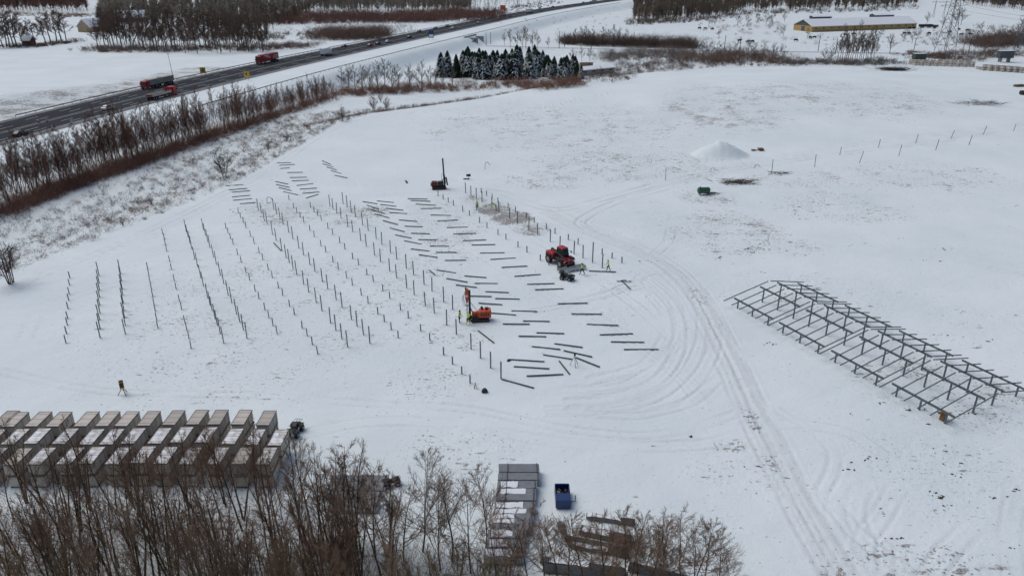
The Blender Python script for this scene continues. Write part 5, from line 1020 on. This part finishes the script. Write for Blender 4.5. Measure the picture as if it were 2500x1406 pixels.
# pallets and timber
o = empty('pallet_stack', at(1858, 368), 0.1, 'small stack of orange-brown pallets on the back field', 'pallets')
for k in range(3):
    for j in range(5): MB().box((-0.1 * k, -0.5 + 0.25 * j, 0.16 + 0.22 * k), (1.3, 0.16, 0.04)).build('board', M['wood'], o)
    for j in (-0.5, 0, 0.5): MB().box((j - 0.1 * k, 0, 0.08 + 0.22 * k), (0.1, 1.1, 0.1)).build('bearer', M['wood'], o)
MB().box((-2.0, 0, 0.2), (0.9, 0.6, 0.3), 0.3).build('board', M['wood'], o); MB().bar((-1.8, 0, 0.15), (-0.7, 0.1, 0.2), 0.2, 0.12).build('board', M['wood'], o)
def brush(px, py, n, size, label, m='soil', spread=1.0):
    p = at(px, py); S = []
    for k in range(n):
        a = random.uniform(-0.5, 0.5) + (math.pi if random.random() < .5 else 0); r = Vector((random.gauss(0, size * spread), random.gauss(0, size * 0.35), random.uniform(0, size * 0.28))); d = Vector((math.cos(a), math.sin(a) * 0.6, random.uniform(-.05, .45))).normalized() * random.uniform(.4, 1.1) * size; S.append((*r, *(r + d), 0.05, 0.02))
    o = mobj('brush_pile', me_arrays('brush_pile', *sticks(S), (M[m],)), None, p); tag(o, label, 'brush', kind='stuff')
brush(1800, 448, 150, 1.9, 'pile of dark branches and roots on the snow beside the track', 'bark'); brush(1738, 474, 60, 0.9, 'tangle of branches beside the green tank', 'bark'); brush(2182, 173, 420, 3.2, 'large dark brush heap on the far crest', 'bark'); brush(2395, 256, 110, 3.0, 'patch of dry weeds in the right back field', 'twig_grey', 1.3); brush(1520, 688, 24, 0.5, 'heap of muddy straps near the lone profile', 'soil'); brush(1900, 425, 40, 1.3, 'thin branches lying by the second fence stake', 'bark')
o = empty('log_heap', at(2488, 212), 0.3, 'heap of brown logs and timber at the right edge of the back field', 'log heap')
for k in range(9): MB().tube((-2.2 + random.uniform(-.4, .4), -0.6 + 0.32 * (k % 5), 0.22 + 0.4 * (k // 5)), (2.0 + random.uniform(-.6, .4), -0.5 + 0.32 * (k % 5), 0.22 + 0.45 * (k // 5)), 0.2, 0.17, 8).build('log', M['wood'] if k % 3 else M['bark'], o)
o = empty('concrete_pipe', at(2496, 232), 0.0, 'short brown pipe section lying at the right edge below the log heap', 'pipe'); MB().tube((-0.9, 0, 0.75), (0.9, 0, 0.75), 0.75, n=14).build('pipe_shell', M['soil'], o, 0.05); MB().tube((-0.95, 0, 0.75), (-0.91, 0, 0.75), 0.55, n=14).build('pipe_bore_shade', M['black'], o)  # black disc on the pipe end stands in for the shade in its hollow
# dark clods of soil
S = []
for k in range(70):
    r = random.random()
    if r < 0.30: px, py = random.gauss(2290, 150), random.gauss(1130, 120)
    elif r < 0.45: px, py = random.gauss(1960, 200), random.gauss(560, 60)
    elif r < 0.62: px, py = random.gauss(1560, 170), random.gauss(395, 26)
    elif r < 0.78: px, py = random.gauss(640, 70), random.gauss(510, 12)
    else: px, py = random.uniform(1500, 2490), random.uniform(380, 1400)
    ex, ey = random.uniform(4, 26), random.uniform(1, 5)
    for j in range(random.randint(2, 9)): S.append((px + random.gauss(0, ex), py + random.gauss(0, ey)))
S = np.array(S); P = at_many(S[:, 0], S[:, 1]); V = []; Q = []
for p in P:
    s = random.uniform(.04, .12); e = random.uniform(1, 3.2); a = random.gauss(0.2, .5); b0 = len(V)
    for z_, f in ((-0.05, 1.0), (s * 0.55, 0.55)):
        for q in range(4): t = a + q * math.pi / 2; V.append((p[0] + math.cos(t) * s * f * (e if q % 2 == 0 else 1) * random.uniform(.7, 1.2), p[1] + math.sin(t) * s * f * (e if q % 2 == 0 else 1), p[2] + z_))
    Q += [(b0 + 4, b0 + 5, b0 + 6, b0 + 7)] + [(b0 + q, b0 + (q + 1) % 4, b0 + 4 + (q + 1) % 4, b0 + 4 + q) for q in range(4)]
tag(mobj('soil_clods', me_arrays('soil_clods', V, Q, (M['soil'],))), 'dark clods of soil scattered over the snow', 'soil', kind='stuff')
# ------------------------------------------------------------------ traffic
COLP = {n_: mat('car_' + n_, c_, 0.3, 0.2, 0.1, 2) for n_, c_ in dict(black=(.015, .015, .017), dark=(.035, .038, .045), grey=(.20, .21, .22), white=(.72, .73, .74), red=(.38, .02, .02), silver=(.38, .39, .40), navy=(.02, .03, .07)).items()}
def road_heading(p):
    d = [(x - p.x) ** 2 + (y - p.y) ** 2 for x, y, h in LINE]; return LINE[int(np.argmin(d))][2]
def lane_point(px, py, away):
    p = at(px, py); i = int(np.argmin([(x - p.x) ** 2 + (y - p.y) ** 2 for x, y, h in LINE])); x, y, h = LINE[i]
    o = (p.x - x) * math.sin(h) - (p.y - y) * math.cos(h); lanes = (2.4, 5.6, 8.2) if away else (-2.4, -5.9, -9.3); o = min(lanes, key=lambda q: abs(q - o))
    return Vector((x + math.sin(h) * o, y - math.cos(h) * o, 0.07)), h if away else h + math.pi
def car(px, py, colour, away, label, van=False):
    p, h = lane_point(px, py, away); r = empty('car', p, h, label, 'van' if van else 'car', 'vehicles on the motorway'); m = COLP[colour]
    if van: prof_ = [(-2.4, .35), (2.4, .35), (2.45, .9), (1.9, 1.15), (1.3, 1.95), (-2.35, 2.0), (-2.45, 1.0)]
    else: prof_ = [(-2.2, .3), (2.2, .3), (2.25, .62), (2.05, .8), (1.1, .92), (-1.75, .95), (-2.2, .85)]
    MB().prism(prof_, -0.88, 0.88).build('body', m, r, 0.08)
    if van: MB().prism([(1.36, 1.82), (1.88, 1.17), (1.93, 1.17), (1.41, 1.84)], -0.78, 0.78).build('windscreen', M['glass'], r)
    else:
        MB().prism([(-1.7, .93), (1.05, .90), (0.4, 1.36), (-1.1, 1.40)], -0.76, 0.76).build('windows', M['glass'], r, 0.05); MB().prism([(-1.12, 1.38), (0.42, 1.35), (0.2, 1.44), (-0.9, 1.46)], -0.66, 0.66).build('roof', m, r, 0.02)
    for x in (-1.35, 1.35):
        for y in (-0.82, 0.82): wheel(r, x, y, 0.33, 0.2, 0.6)
    for y in (-0.65, 0.65):
        MB().box((2.23 if not van else 2.44, y, .68), (0.06, .3, .13)).build('headlight', M['white'], r); MB().box((-2.2 if not van else -2.43, y, .75), (0.06, .25, .12)).build('tail_light', M['red'], r)
    return r
K2 = lambda x, y: (780 + x / 5.952, 20 + y / 5.952); K3 = lambda x, y: (1150 + x / 5.952, y / 5.952)
car(44, 331, 'black', True, 'black car nearest the left edge of the motorway beside the orange marker posts'); car(258, 268, 'white', True, 'white estate car alone on the motorway below the tipper truck')
for q, c_, aw, lab in [((305, 568), 'dark', 0, 'dark grey car beside the far rail above the white lorry'), ((628, 552), 'red', 1, 'small red car on the motorway past the white lorry'), ((820, 530), 'black', 1, 'black car close behind the white car past the red one'), ((888, 498), 'white', 1, 'white car overtaking a black car past the red one'), ((1265, 436), 'black', 1, 'lone black car on the near lanes before the blue sign'), ((1395, 352), 'dark', 0, 'dark car coming up behind another above the blue sign'), ((1470, 372), 'navy', 1, 'dark blue car beside oncoming cars above the blue sign'), ((1540, 303), 'black', 0, 'black oncoming car second from the group of three'), ((1725, 270), 'dark', 0, 'leading dark car of the oncoming group of three'), ((1805, 272), 'grey', 0, 'grey oncoming car right beside the white one'), ((1770, 300), 'white', 1, 'white car passing the oncoming group of three'), ((2150, 222), 'silver', 1, 'silver car below a dark one before the bridge'), ((2195, 184), 'black', 0, 'dark oncoming car above the silver one before the bridge')]:
    car(*K2(*q), c_, bool(aw), lab)
for q, c_, aw, lab, vn in [((310, 228), 'white', 0, 'white oncoming van above the bridge', True), ((285, 280), 'dark', 1, 'dark car above the underpass bridge below the white van', False), ((448, 246), 'black', 1, 'black car between white van and yellow lorry', False), ((830, 162), 'dark', 1, 'dark car just ahead of the yellow lorry', False), ((998, 140), 'white', 0, 'white van oncoming beyond the yellow lorry', True), ((1120, 110), 'black', 0, 'black car beyond the white van near the upper edge', False), ((1220, 112), 'silver', 1, 'silver car on the far stretch of motorway', False), ((1380, 72), 'black', 1, 'black car on the farthest stretch of motorway', False), ((1465, 46), 'dark', 0, 'dark car near the upper edge of the picture on the motorway', False), ((1570, 32), 'silver', 0, 'farthest silver car on the motorway', False), ((1690, 16), 'dark', 1, 'farthest dark car on the motorway', False)]:
    car(*K3(*q), c_, bool(aw), lab, vn)
def cab(r, x0, m, h=2.9):
    MB().prism([(x0, .55), (x0 + 2.2, .55), (x0 + 2.28, 1.6), (x0 + 2.05, h - .15), (x0 + 1.7, h), (x0, h)], -1.22, 1.22).build('cab', m, r, 0.08)
    MB().prism([(x0 + 2.29, 1.75), (x0 + 2.13, h - .35), (x0 + 2.16, h - .33), (x0 + 2.32, 1.75)], -1.05, 1.05).build('windscreen', M['glass'], r)
    for s in (-1, 1):
        MB().box((x0 + 1.55, s * 1.235, 2.0), (0.75, 0.03, 0.6)).build('side_window', M['glass'], r); MB().box((x0 + 2.3, s * 0.9, .85), (0.06, .4, .2)).build('headlight', M['white'], r); MB().box((x0 + 2.1, s * 1.4, 2.1), (.1, .2, .6)).build('mirror', M['black'], r)
    MB().box((x0 + 2.27, 0, .62), (.1, 2.3, .3)).build('bumper', M['black'], r)
def wheels(r, xs):
    for x in xs:
        for y in (-1.05, 1.05): wheel(r, x, y, 0.5, 0.32, 0.55)
def lorry(px, py, away, label): p, h = lane_point(px, py, away); return empty('lorry', p, h, label, 'lorry', 'lorries on the motorway')
# oncoming tipper with drawbar trailer
r = lorry(375, 216, False, 'red lorry with two grey-green tipper bodies coming along the motorway'); o = r; cab(r, 2.6, M['red'], 3.1)
for x0, x1, nm in ((-3.4, 2.4, 'tipper_body'), (-11.6, -4.8, 'trailer_body')):
    t = MB().prism([(x0, 1.25), (x1, 1.25), (x1, 3.2), (x0, 3.2)], -1.25, 1.25).build(nm, M['tarp'], r, 0.03); k = MB()
    for x in np.arange(x0 + 0.5, x1, 0.9): MB().box((x, 0, 2.2), (0.1, 2.58, 1.85)).build('stake', M['grey'], t)
    MB().box(((x0 + x1) / 2, 0, 3.23), (x1 - x0 - .2, 2.3, .08)).build('cover', M['card'], t)
MB().box((-0.5, 0, 1.0), (6.4, 1.0, .4)).build('chassis', M['black'], r); MB().box((-8.2, 0, 1.0), (7.0, 1.0, .4)).build('trailer_chassis', M['black'], r); MB().bar((-4.9, 0, .9), (-3.5, 0, .9), .2).build('drawbar', M['black'], r); wheels(r, (3.9, -1.0, -2.4, -6.0, -9.4, -10.7))
# flatbed heading away
r = lorry(415, 240, True, 'flatbed lorry with red cab and pale dropside trailer driving away'); cab(r, 5.4, M['red'], 3.0)
MB().box((-1.0, 0, 1.35), (10.4, 2.5, .18)).build('load_bed', M['card'], r); MB().box((-1.0, 1.24, 1.75), (10.4, .06, .65)).build('dropside', M['card'], r); MB().box((-1.0, -1.24, 1.75), (10.4, .06, .65)).build('dropside', M['card'], r); MB().box((4.1, 0, 2.2), (.1, 2.5, 1.5)).build('headboard', M['red'], r); MB().box((-6.2, 0, 1.6), (.08, 2.5, .5)).build('tailboard', M['red'], r); MB().box((-.5, 0, 1.0), (11, 1.0, .4)).build('chassis', M['black'], r); wheels(r, (6.7, 3.2, -3.2, -4.4, -5.5)); MB().bar((4.7, -1.1, 1.4), (5.2, .8, 3.0), .18).build('crane_arm', M['red'], r)
# red curtain-sided artic
r = lorry(652, 154, False, 'bright red articulated lorry with white printing on its trailer'); cab(r, 5.6, M['red'], 3.7)
t = MB().box((-1.3, 0, 2.6), (13.2, 2.5, 2.8)).build('trailer', M['red'], r, 0.05); MB().box((-.6, 0, 1.0), (13, 1.0, .4)).build('chassis', M['black'], r); wheels(r, (6.9, 3.6, -4.6, -5.8, -7.0))
for s in (-1, 1):
    for k, (x, z, w, h) in enumerate([(2.4, 3.45, 4.0, .3), (1.2, 2.85, 3.6, .25), (.2, 2.4, 2.6, .15), (-3.6, 2.2, 1.0, 1.4), (-4.9, 2.5, .8, 1.8), (-6.1, 2.3, 1.3, 1.9), (-7.2, 2.8, .7, 1.0)]): MB().box((x, s * 1.262, z), (w, .02, h)).build('printed_panel', M['white'] if k < 3 else M['card'], t)
# white lorry, yellow-cab lorry
r = lorry(797, 136, True, 'short white box lorry driving away past the snowy field'); cab(r, 1.6, M['white'], 3.0); MB().box((-1.4, 0, 2.35), (5.6, 2.5, 2.7)).build('box_body', M['white'], r, 0.05); MB().box((-.6, 0, .9), (6, 1, .35)).build('chassis', M['black'], r); wheels(r, (2.8, -2.2, -3.4))
q = K3(690, 192); r = lorry(q[0], q[1], True, 'pale box lorry with yellow cab on the far motorway'); cab(r, 5.0, M['yellow'], 3.4); MB().box((-1.3, 0, 2.55), (12, 2.5, 2.7)).build('box_body', M['white'], r, 0.05); MB().box((-.6, 0, .9), (12, 1, .35)).build('chassis', M['black'], r); wheels(r, (6.2, 3.0, -4.4, -5.6))
# signs, marker posts, lamp
def sign(px, py, w, h, z0, m, label, name='road_sign', face=None):
    p = at(px, py); o = empty(name, p, (face if face is not None else math.atan2(-p.y, -p.x) + random.uniform(-.2, .2)), label, 'sign')
    for y in (-w * .3, w * .3): MB().bar((0, y, 0), (0, y, z0 + h), .1).build('post', M['steel'], o)
    pl = MB().box((.09, 0, z0 + h / 2), (.06, w, h)).build('panel', m, o); return o, pl
o, pl = sign(497, 186, 2.2, 2.4, 1.0, M['yellow'], 'left yellow roadworks sign on the far verge of the motorway'); MB().box((.125, 0.1, 2.3), (.012, .5, 1.1)).build('symbol', M['black'], pl)
o, pl = sign(604, 196, 2.0, 2.2, 1.2, M['yellow'], 'right yellow roadworks sign on the near shoulder of the motorway'); MB().box((.125, -.1, 2.4), (.012, .5, .9)).build('symbol', M['black'], pl)
o, pl = sign(1053, 98, 3.2, 4.4, 1.2, M['blue'], 'blue and white motorway sign on the snowy verge'); MB().box((.125, 0, 2.4), (.012, 2.6, 1.4)).build('symbol', M['white'], pl)
for x, y, w, lab in ((1228, 31, 5, 'orange construction sign on the wood edge far along the motorway'), (1451, 10, 6, 'pale orange gantry sign far along the motorway'), (1501, 3, 4, 'tiny orange sign at the upper edge near the embankment end')): sign(x, y, w, w * .8, 2.5, M['orange'] if x != 1451 else M['card'], lab)
for i, (x, y) in enumerate([(58, 345), (129, 318), (176, 304), (95, 300), (115, 298), (282, 250), (292, 248), (395, 235)]):
    p = at(x, y); p.z = 0.07; o = empty('marker_post', p, 0, f"orange and white traffic marker post, {ordw(i + 1)} of those along the near motorway" if i > 2 else f"{['nearest', 'second nearest', 'third nearest'][i]} tall orange and white marker post at the motorway edge", 'marker post', 'traffic marker posts'); s = 1.3 if i < 3 else .9
    MB().box((0, 0, .06), (.5, .5, .12)).build('foot', M['black'], o)
    for k in range(4): MB().box((0, 0, .12 + s * (.11 + .22 * k)), (.22 - .02 * k, .22 - .02 * k, s * .22)).build('band', M['orange'] if k % 2 == 0 else M['white'], o)
p = at(423, 190); o = empty('lamp_post', p, 0, 'slim leaning lamp post behind the tipper lorry', 'lamp post'); MB().tube((0, 0, 0), (-0.5, 0, hpx(p, 55)), .12, .07, 6).build('mast', M['steel'], o); MB().box((-.5, 0, hpx(p, 55)), (.9, .3, .15)).build('lamp_head', M['grey'], o)

# ------------------------------------------------------------------ underpass and railway
p = at(1172, 104); hr = road_heading(p); n_ = Vector((math.sin(hr), -math.cos(hr), 0)); f_ = Vector((math.cos(hr), math.sin(hr), 0))
i = int(np.argmin([(x - p.x) ** 2 + (y - p.y) ** 2 for x, y, h in LINE])); e = Vector((LINE[i][0], LINE[i][1], 0)) + n_ * (RAIL_OFF + 1.2); zb = -5.4
br = empty('underpass_bridge', e, hr, 'grey concrete underpass bridge in the motorway embankment', 'bridge')      # local x along the motorway, -y outwards
MB().box((0, -1.2, -0.2), (22, 1.0, 1.3)).build('parapet', M['concrete'], br, 0.03)
for x in (-5.6, 5.6): MB().box((x, -4.5, zb / 2 - .4), (.8, 8.0, -zb)).build('abutment', M['concrete'], br, 0.03)
for s in (-1, 1): MB().prism([(s * 6, zb), (s * 6, -.7), (s * 17, zb + .6), (s * 17, zb)], -6.5, -6.0).build('wing_wall', M['concrete'], br)
MB().box((0, -1.75, zb / 2 - .7), (10.4, .3, -zb)).build('tunnel_shade', M['black'], br); MB().box((0, -5, zb + .15), (10.4, 7, .1)).build('carriageway', M['asphalt'], br)  # black slab closes the opening, standing in for the shade inside the underpass
RL = smooth_line(W([(1185, 112), (1300, 116), (1500, 121), (1700, 124), (1900, 127), (2100, 130), (2300, 133), (2520, 137)]), 6)
rb = strip('railway_bed', RL, -4, 4, 0.10, M['snow'], label='snow covered railway bed crossing the valley', cat='railway')
for o_ in (-0.75, 0.75):
    q = offset_line(RL, o_); k = MB()
    for a, b in zip(q, q[1:]): k.bar((*a, float(zt(*a)) + .14), (*b, float(zt(*b)) + .14), .08, .10)
    k.build('rail', M['steel'], rb)
for i, (x, y, h) in enumerate([(1187, 110, 29), (1198, 106, 26), (1365, 119, 40), (1378, 116, 37), (1768, 125, 36), (1805, 130, 38), (1997, 126, 37), (2039, 133, 37), (2363, 135, 39), (2230, 128, 34)]):
    p = at(x, y); hh = hpx(p, h); o = empty('catenary_pole', p, 0, f"{ordw(i + 1)} railway pole in the valley, in pairs from the bridge rightwards", 'railway pole', 'railway poles'); MB().tube((0, 0, 0), (0, 0, hh), .2, .14, 6).build('mast', M['steel_dark'], o); MB().bar((0, 0, hh * .88), (0, 2.6 * (1 if i % 2 else -1), hh * .92), .1).build('bracket', M['steel_dark'], o)

# ------------------------------------------------------------------ farm building and houses
def barn(px0, py0, px1, py1, width, wall, ridge, label, mw, mr, gable, name, windows=0):
    a = at(px0, py0); b = at(px1, py1) if px1 is not None else a + Vector(py1); d = b - a; L = d.length; zg = min(a.z, b.z); a.z = zg; o = empty(name, a, math.atan2(d.y, d.x), label, 'building')
    for y in (0.15, width - .15): MB().box((L / 2, y, wall / 2), (L, .3, wall)).build('wall', mw, o)
    for x in (.15, L - .15):
        MB().box((x, width / 2, wall / 2), (.3, width - .6, wall)).build('end_wall', mw, o); MB().add([(x - .12, .3, wall + .01), (x - .12, width - .3, wall + .01), (x - .12, width / 2, ridge - .25), (x + .12, .3, wall + .01), (x + .12, width - .3, wall + .01), (x + .12, width / 2, ridge - .25)], [(0, 1, 2), (3, 5, 4), (0, 3, 4, 1), (1, 4, 5, 2), (2, 5, 3, 0)]).build('gable', gable, o)
    for s in (0, 1):
        y0, y1 = (-.8, width / 2) if s == 0 else (width + .8, width / 2); zl = wall - .8 * (ridge - wall) / (width / 2); e_ = .02 * s
        MB().add([(-.7, y0, zl), (L + .7, y0, zl), (L + .7, y1, ridge + e_), (-.7, y1, ridge + e_), (-.7, y0, zl + .3), (L + .7, y0, zl + .3), (L + .7, y1, ridge + .3 + e_), (-.7, y1, ridge + .3 + e_)], [(0, 3, 2, 1), (4, 5, 6, 7), (0, 1, 5, 4), (1, 2, 6, 5), (2, 3, 7, 6), (3, 0, 4, 7)]).build('roof', mr, o)
    for k in range(windows): x = L * (k + .5) / windows; w = MB().box((x, -.02, wall * .62), (2.0, .06, 1.0)).build('window', M['grey'], o); MB().box((x, -.06, wall * .62), (1.7, .04, .75)).build('pane', M['glass'], w)
    return o, L
fb, L = barn(1981, 79, 2236, 70, 21, 4.2, 8.6, 'long ochre farm building with snowy roof and dark gable', M['ochre'], M['snow'], M['slate'], 'farm_building', 14)
MB().box((-.02, 10, 1.9), (.1, 4, 3.6)).build('door', M['slate'], fb)
barn(222, 80, None, (5, 15, 0), 11, 3.8, 8.2, 'small tan house with snowy roof among the left fields', M['house'], M['snow'], M['house'], 'house', 2)
barn(56, 112, 74, 112, 6, 3.0, 5.0, 'small brown shed with snowy roof under the farm trees', M['brick'], M['snow'], M['brick'], 'shed', 1)
barn(285, 56, 360, 54, 12, 4.0, 8.5, 'red-brown farmhouse with snowy roof inside the farm wood', M['brick'], M['snow'], M['brick'], 'farmhouse', 5)
barn(1418, 186, 1500, 178, 7, 2.6, 3.4, 'low grey shed with snowy roof behind the firs', M['grey'], M['snow'], M['grey'], 'shed', 4)
def kiosk(px, py, w, d, h, m, label, name='cabin', legs=0.0):
    p = at(px, py); o = empty(name, p, 0.1, label, 'cabin'); MB().box((0, d / 2, legs + h / 2), (w, d, h)).build('cabin_body', m, o, .05); MB().box((0, d / 2, legs + h + .09), (w + .3, d + .3, .12)).build('roof', M['snow'], o); MB().box((w * .2, -.03, legs + h * .45), (.9, .06, h * .8)).build('door', M['slate'], o)
    if legs:
        for x in (-w * .3, w * .3): MB().box((x, d / 2, legs / 2), (.5, d * .8, legs)).build('leg', M['concrete'], o)
kiosk(1432, 166, 6.5, 2.5, 2.6, M['wood'], 'orange-brown site cabin behind the firs'); kiosk(2247, 146, 6.5, 3, 3.0, mat('cabin_green', (.05, .065, .05), .6, 0, .2, 1), 'dark green railway cabin left of the pylon'); kiosk(2455, 153, 8, 3, 3.6, M['slate'], 'dark raised railway cabin at the right', legs=2.2)
barn(2136, 44, 2182, 43, 8, 2.4, 3.6, 'low black shed behind the farm building', M['slate'], M['snow'], M['slate'], 'shed'); barn(1985, 47, 2030, 46, 6, 2, 3, 'low dark shed at the left behind the farm building', M['slate'], M['snow'], M['slate'], 'shed')
# silage bales and machinery beside the farm building
o = empty('farm_trailer', at(2262, 69), 0.1, 'dark farm trailer parked at the end of the farm building', 'trailer'); MB().box((0, 1.5, 1.8), (11, 3, 2.0)).build('trailer_body', M['black'], o, .1); MB().box((8, 1.5, 1.4), (5, 2.4, 1.6)).build('load_box', M['slate'], o, .1)
for x in (-3, 3, 8):
    for y in (.2, 2.8): wheel(o, x, y, .6, .4)
# ------------------------------------------------------------------ cattle
def cow(px, py, rz, graze, label):
    p = at(px, py); V = []; E_ = []; R_ = []
    def v(q, r, par=None):
        V.append(q); R_.append(r)
        if par is not None: E_.append((par, len(V) - 1))
        return len(V) - 1
    a = v((0, 0, 1.12), .40); b = v((.55, 0, 1.15), .40, a); c = v((.85, 0, 1.25), .28, b); hd_ = v((1.15, 0, .75 if graze else 1.5), .15, c); mz = v((1.32, 0, .35 if graze else 1.42), .10, hd_); v((1.42, 0, .22 if graze else 1.34), .07, mz); d = v((-.6, 0, 1.18), .36, a); tl = v((-.98, 0, 1.2), .08, d); v((-1.02, 0, .6), .03, tl)
    for s in (-1, 1):
        k = v((.62, s * .22, .75), .13, b); k = v((.65, s * .22, .4), .075, k); v((.62, s * .22, .03), .06, k)
        k = v((-.58, s * .22, .85), .17, d); k = v((-.50, s * .22, .62), .10, k); k = v((-.72, s * .22, .40), .07, k); v((-.66, s * .22, .03), .06, k); v((1.1, s * .16, V[hd_][2] + .1), .045, hd_)
    S = [(*V[x], *V[y], R_[x], R_[y]) for x, y in E_]
    me_ = bpy.data.meshes.new('cow'); me_.from_pydata(V, E_, []); o = bpy.data.objects.new('cow', me_); COL.objects.link(o); o.modifiers.new('s', 'SKIN')
    bm = bmesh.new(); bm.from_mesh(me_); bm.verts.layers.skin.verify(); bm.to_mesh(me_); bm.free()
    for i, r in enumerate(R_): me_.skin_vertices[0].data[i].radius = (r, r); me_.skin_vertices[0].data[i].use_root = i == 0
    o.modifiers.new('u', 'SUBSURF').levels = 1; fm = bpy.data.meshes.new_from_object(o.evaluated_get(bpy.context.evaluated_depsgraph_get())); bpy.data.objects.remove(o); fm.materials.clear(); fm.materials.append(M['hide']); return fm
COWM = [cow(1700, 90, 0, True, ''), cow(1700, 90, 0, False, '')]
herd = [(1707, 73, 'left of the farm building'), (1721, 74, 'left of the farm building'), (1738, 75, 'left of the farm building'), (1805, 104, 'below the farm building gable'), (1825, 107, 'below the farm building gable'), (1836, 106, 'below the farm building gable'), (1942, 103, 'in the pasture before the farm building'), (1977, 96, 'in the pasture before the farm building'), (1988, 96, 'in the pasture before the farm building'), (2064, 90, 'in the pasture before the farm building'), (2083, 87, 'in the pasture before the farm building'), (2208, 86, 'between poplars and pylon'), (2219, 86, 'between poplars and pylon'), (2221, 73, 'between poplars and pylon'), (2231, 73, 'between poplars and pylon'), (2268, 86, 'left of the pylon foot'), (2281, 72, 'left of the pylon foot'), (2317, 82, 'behind the pylon'), (2341, 76, 'right of the pylon'), (2362, 78, 'right of the pylon'), (2345, 89, 'right of the pylon'), (2369, 88, 'right of the pylon')]
ct = {}
for i, (x, y, wh) in enumerate(herd):
    ct[wh] = ct.get(wh, 0) + 1; p = at(x, y); o = mobj('cow', random.choice(COWM), None, p, random.choice((0, math.pi)) + random.uniform(-.5, .5)); o.scale = (1.35,) * 3; tag(o, f"dark grazing animal {wh}, {ordw(ct[wh])} from the left there", 'grazing animal', 'grazing animals in the pasture')
# ------------------------------------------------------------------ pylons
def pylon(px, py, hpx_, bw, label):
    p = at(px, py); H = hpx(p, hpx_) if hpx_ < 400 else hpx_ - 400; r = empty('pylon', p, 0.35, label, 'pylon', 'lattice pylons')
    def wd(z): return bw * (1 - z / H) ** 1.0 * .82 + bw * .18
    zs = [0]; 
    while zs[-1] < H * .97: zs.append(zs[-1] + max(wd(zs[-1]) * .9, 1.6))
    zs[-1] = H; c4 = ((-1, -1), (1, -1), (1, 1), (-1, 1)); leg = [[] for _ in range(4)]; br_ = []
    def P(k, z): w = wd(z) / 2; return (c4[k][0] * w, c4[k][1] * w, z)
    for z0, z1 in zip(zs, zs[1:]):
        for k in range(4):
            leg[k].append((*P(k, z0), *P(k, z1), .16, .16)); br_ += [(*P(k, z0), *P((k + 1) % 4, z1), .07, .07), (*P((k + 1) % 4, z0), *P(k, z1), .07, .07), (*P(k, z1), *P((k + 1) % 4, z1), .06, .06)]
    for k in range(4): mobj('leg', me_arrays('leg', *sticks(leg[k]), (M['steel'],)), r)
    mobj('lattice_bracing', me_arrays('lattice_bracing', *sticks(br_), (M['steel'],)), r)
    for z, w in ((H * .68, bw * 1.3), (H * .80, bw * 1.7), (H * .92, bw * 1.1)):
        for s in (-1, 1): mobj('cross_arm', me_arrays('cross_arm', *sticks([(0, .5, z, s * w, 0, z + .4, .1, .06), (0, -.5, z, s * w, 0, z + .4, .1, .06), (0, 0, z + 1.4, s * w, 0, z + .4, .08, .06)]), (M['steel'],)), r)
    return p, H
pA, HA = pylon(2303, 143, 440, 8.0, 'big grey lattice pylon behind the far crate store'); pylon(2488, 120, 428, 4.6, 'lattice pylon at the right edge of the pasture')
pB = at(2290, 44)
o = empty('portal_pylon', pB, 0, 'slim two-legged power line mast in the upper right field', 'pylon')
for x in (-5, 5): MB().bar((x - .8, 0, 0), (x, 0, 16), .22).bar((x + .8, 0, 0), (x, 0, 16), .22).build('leg', M['steel'], o)
MB().bar((-9, 0, 14.5), (9, 0, 14.5), .35).build('cross_arm', M['steel'], o)
for k, s in enumerate((-1, 1)):
    a = Vector((pA.x + s * 8, pA.y, pA.z + HA * .68)); b = Vector((560 + s * 8, 640, 8)); L_ = []
    for t in np.linspace(0, 1, 14): q = a.lerp(b, t); q.z -= 10 * math.sin(math.pi * t); L_.append(q)
    S = [(*u, *w, .05, .05) for u, w in zip(L_, L_[1:])]; tag(mobj('power_line', me_arrays('power_line', *sticks(S), (M['steel_dark'],))), f"{'left' if s < 0 else 'right'} power line strung from the big pylon", 'power line', 'power lines')
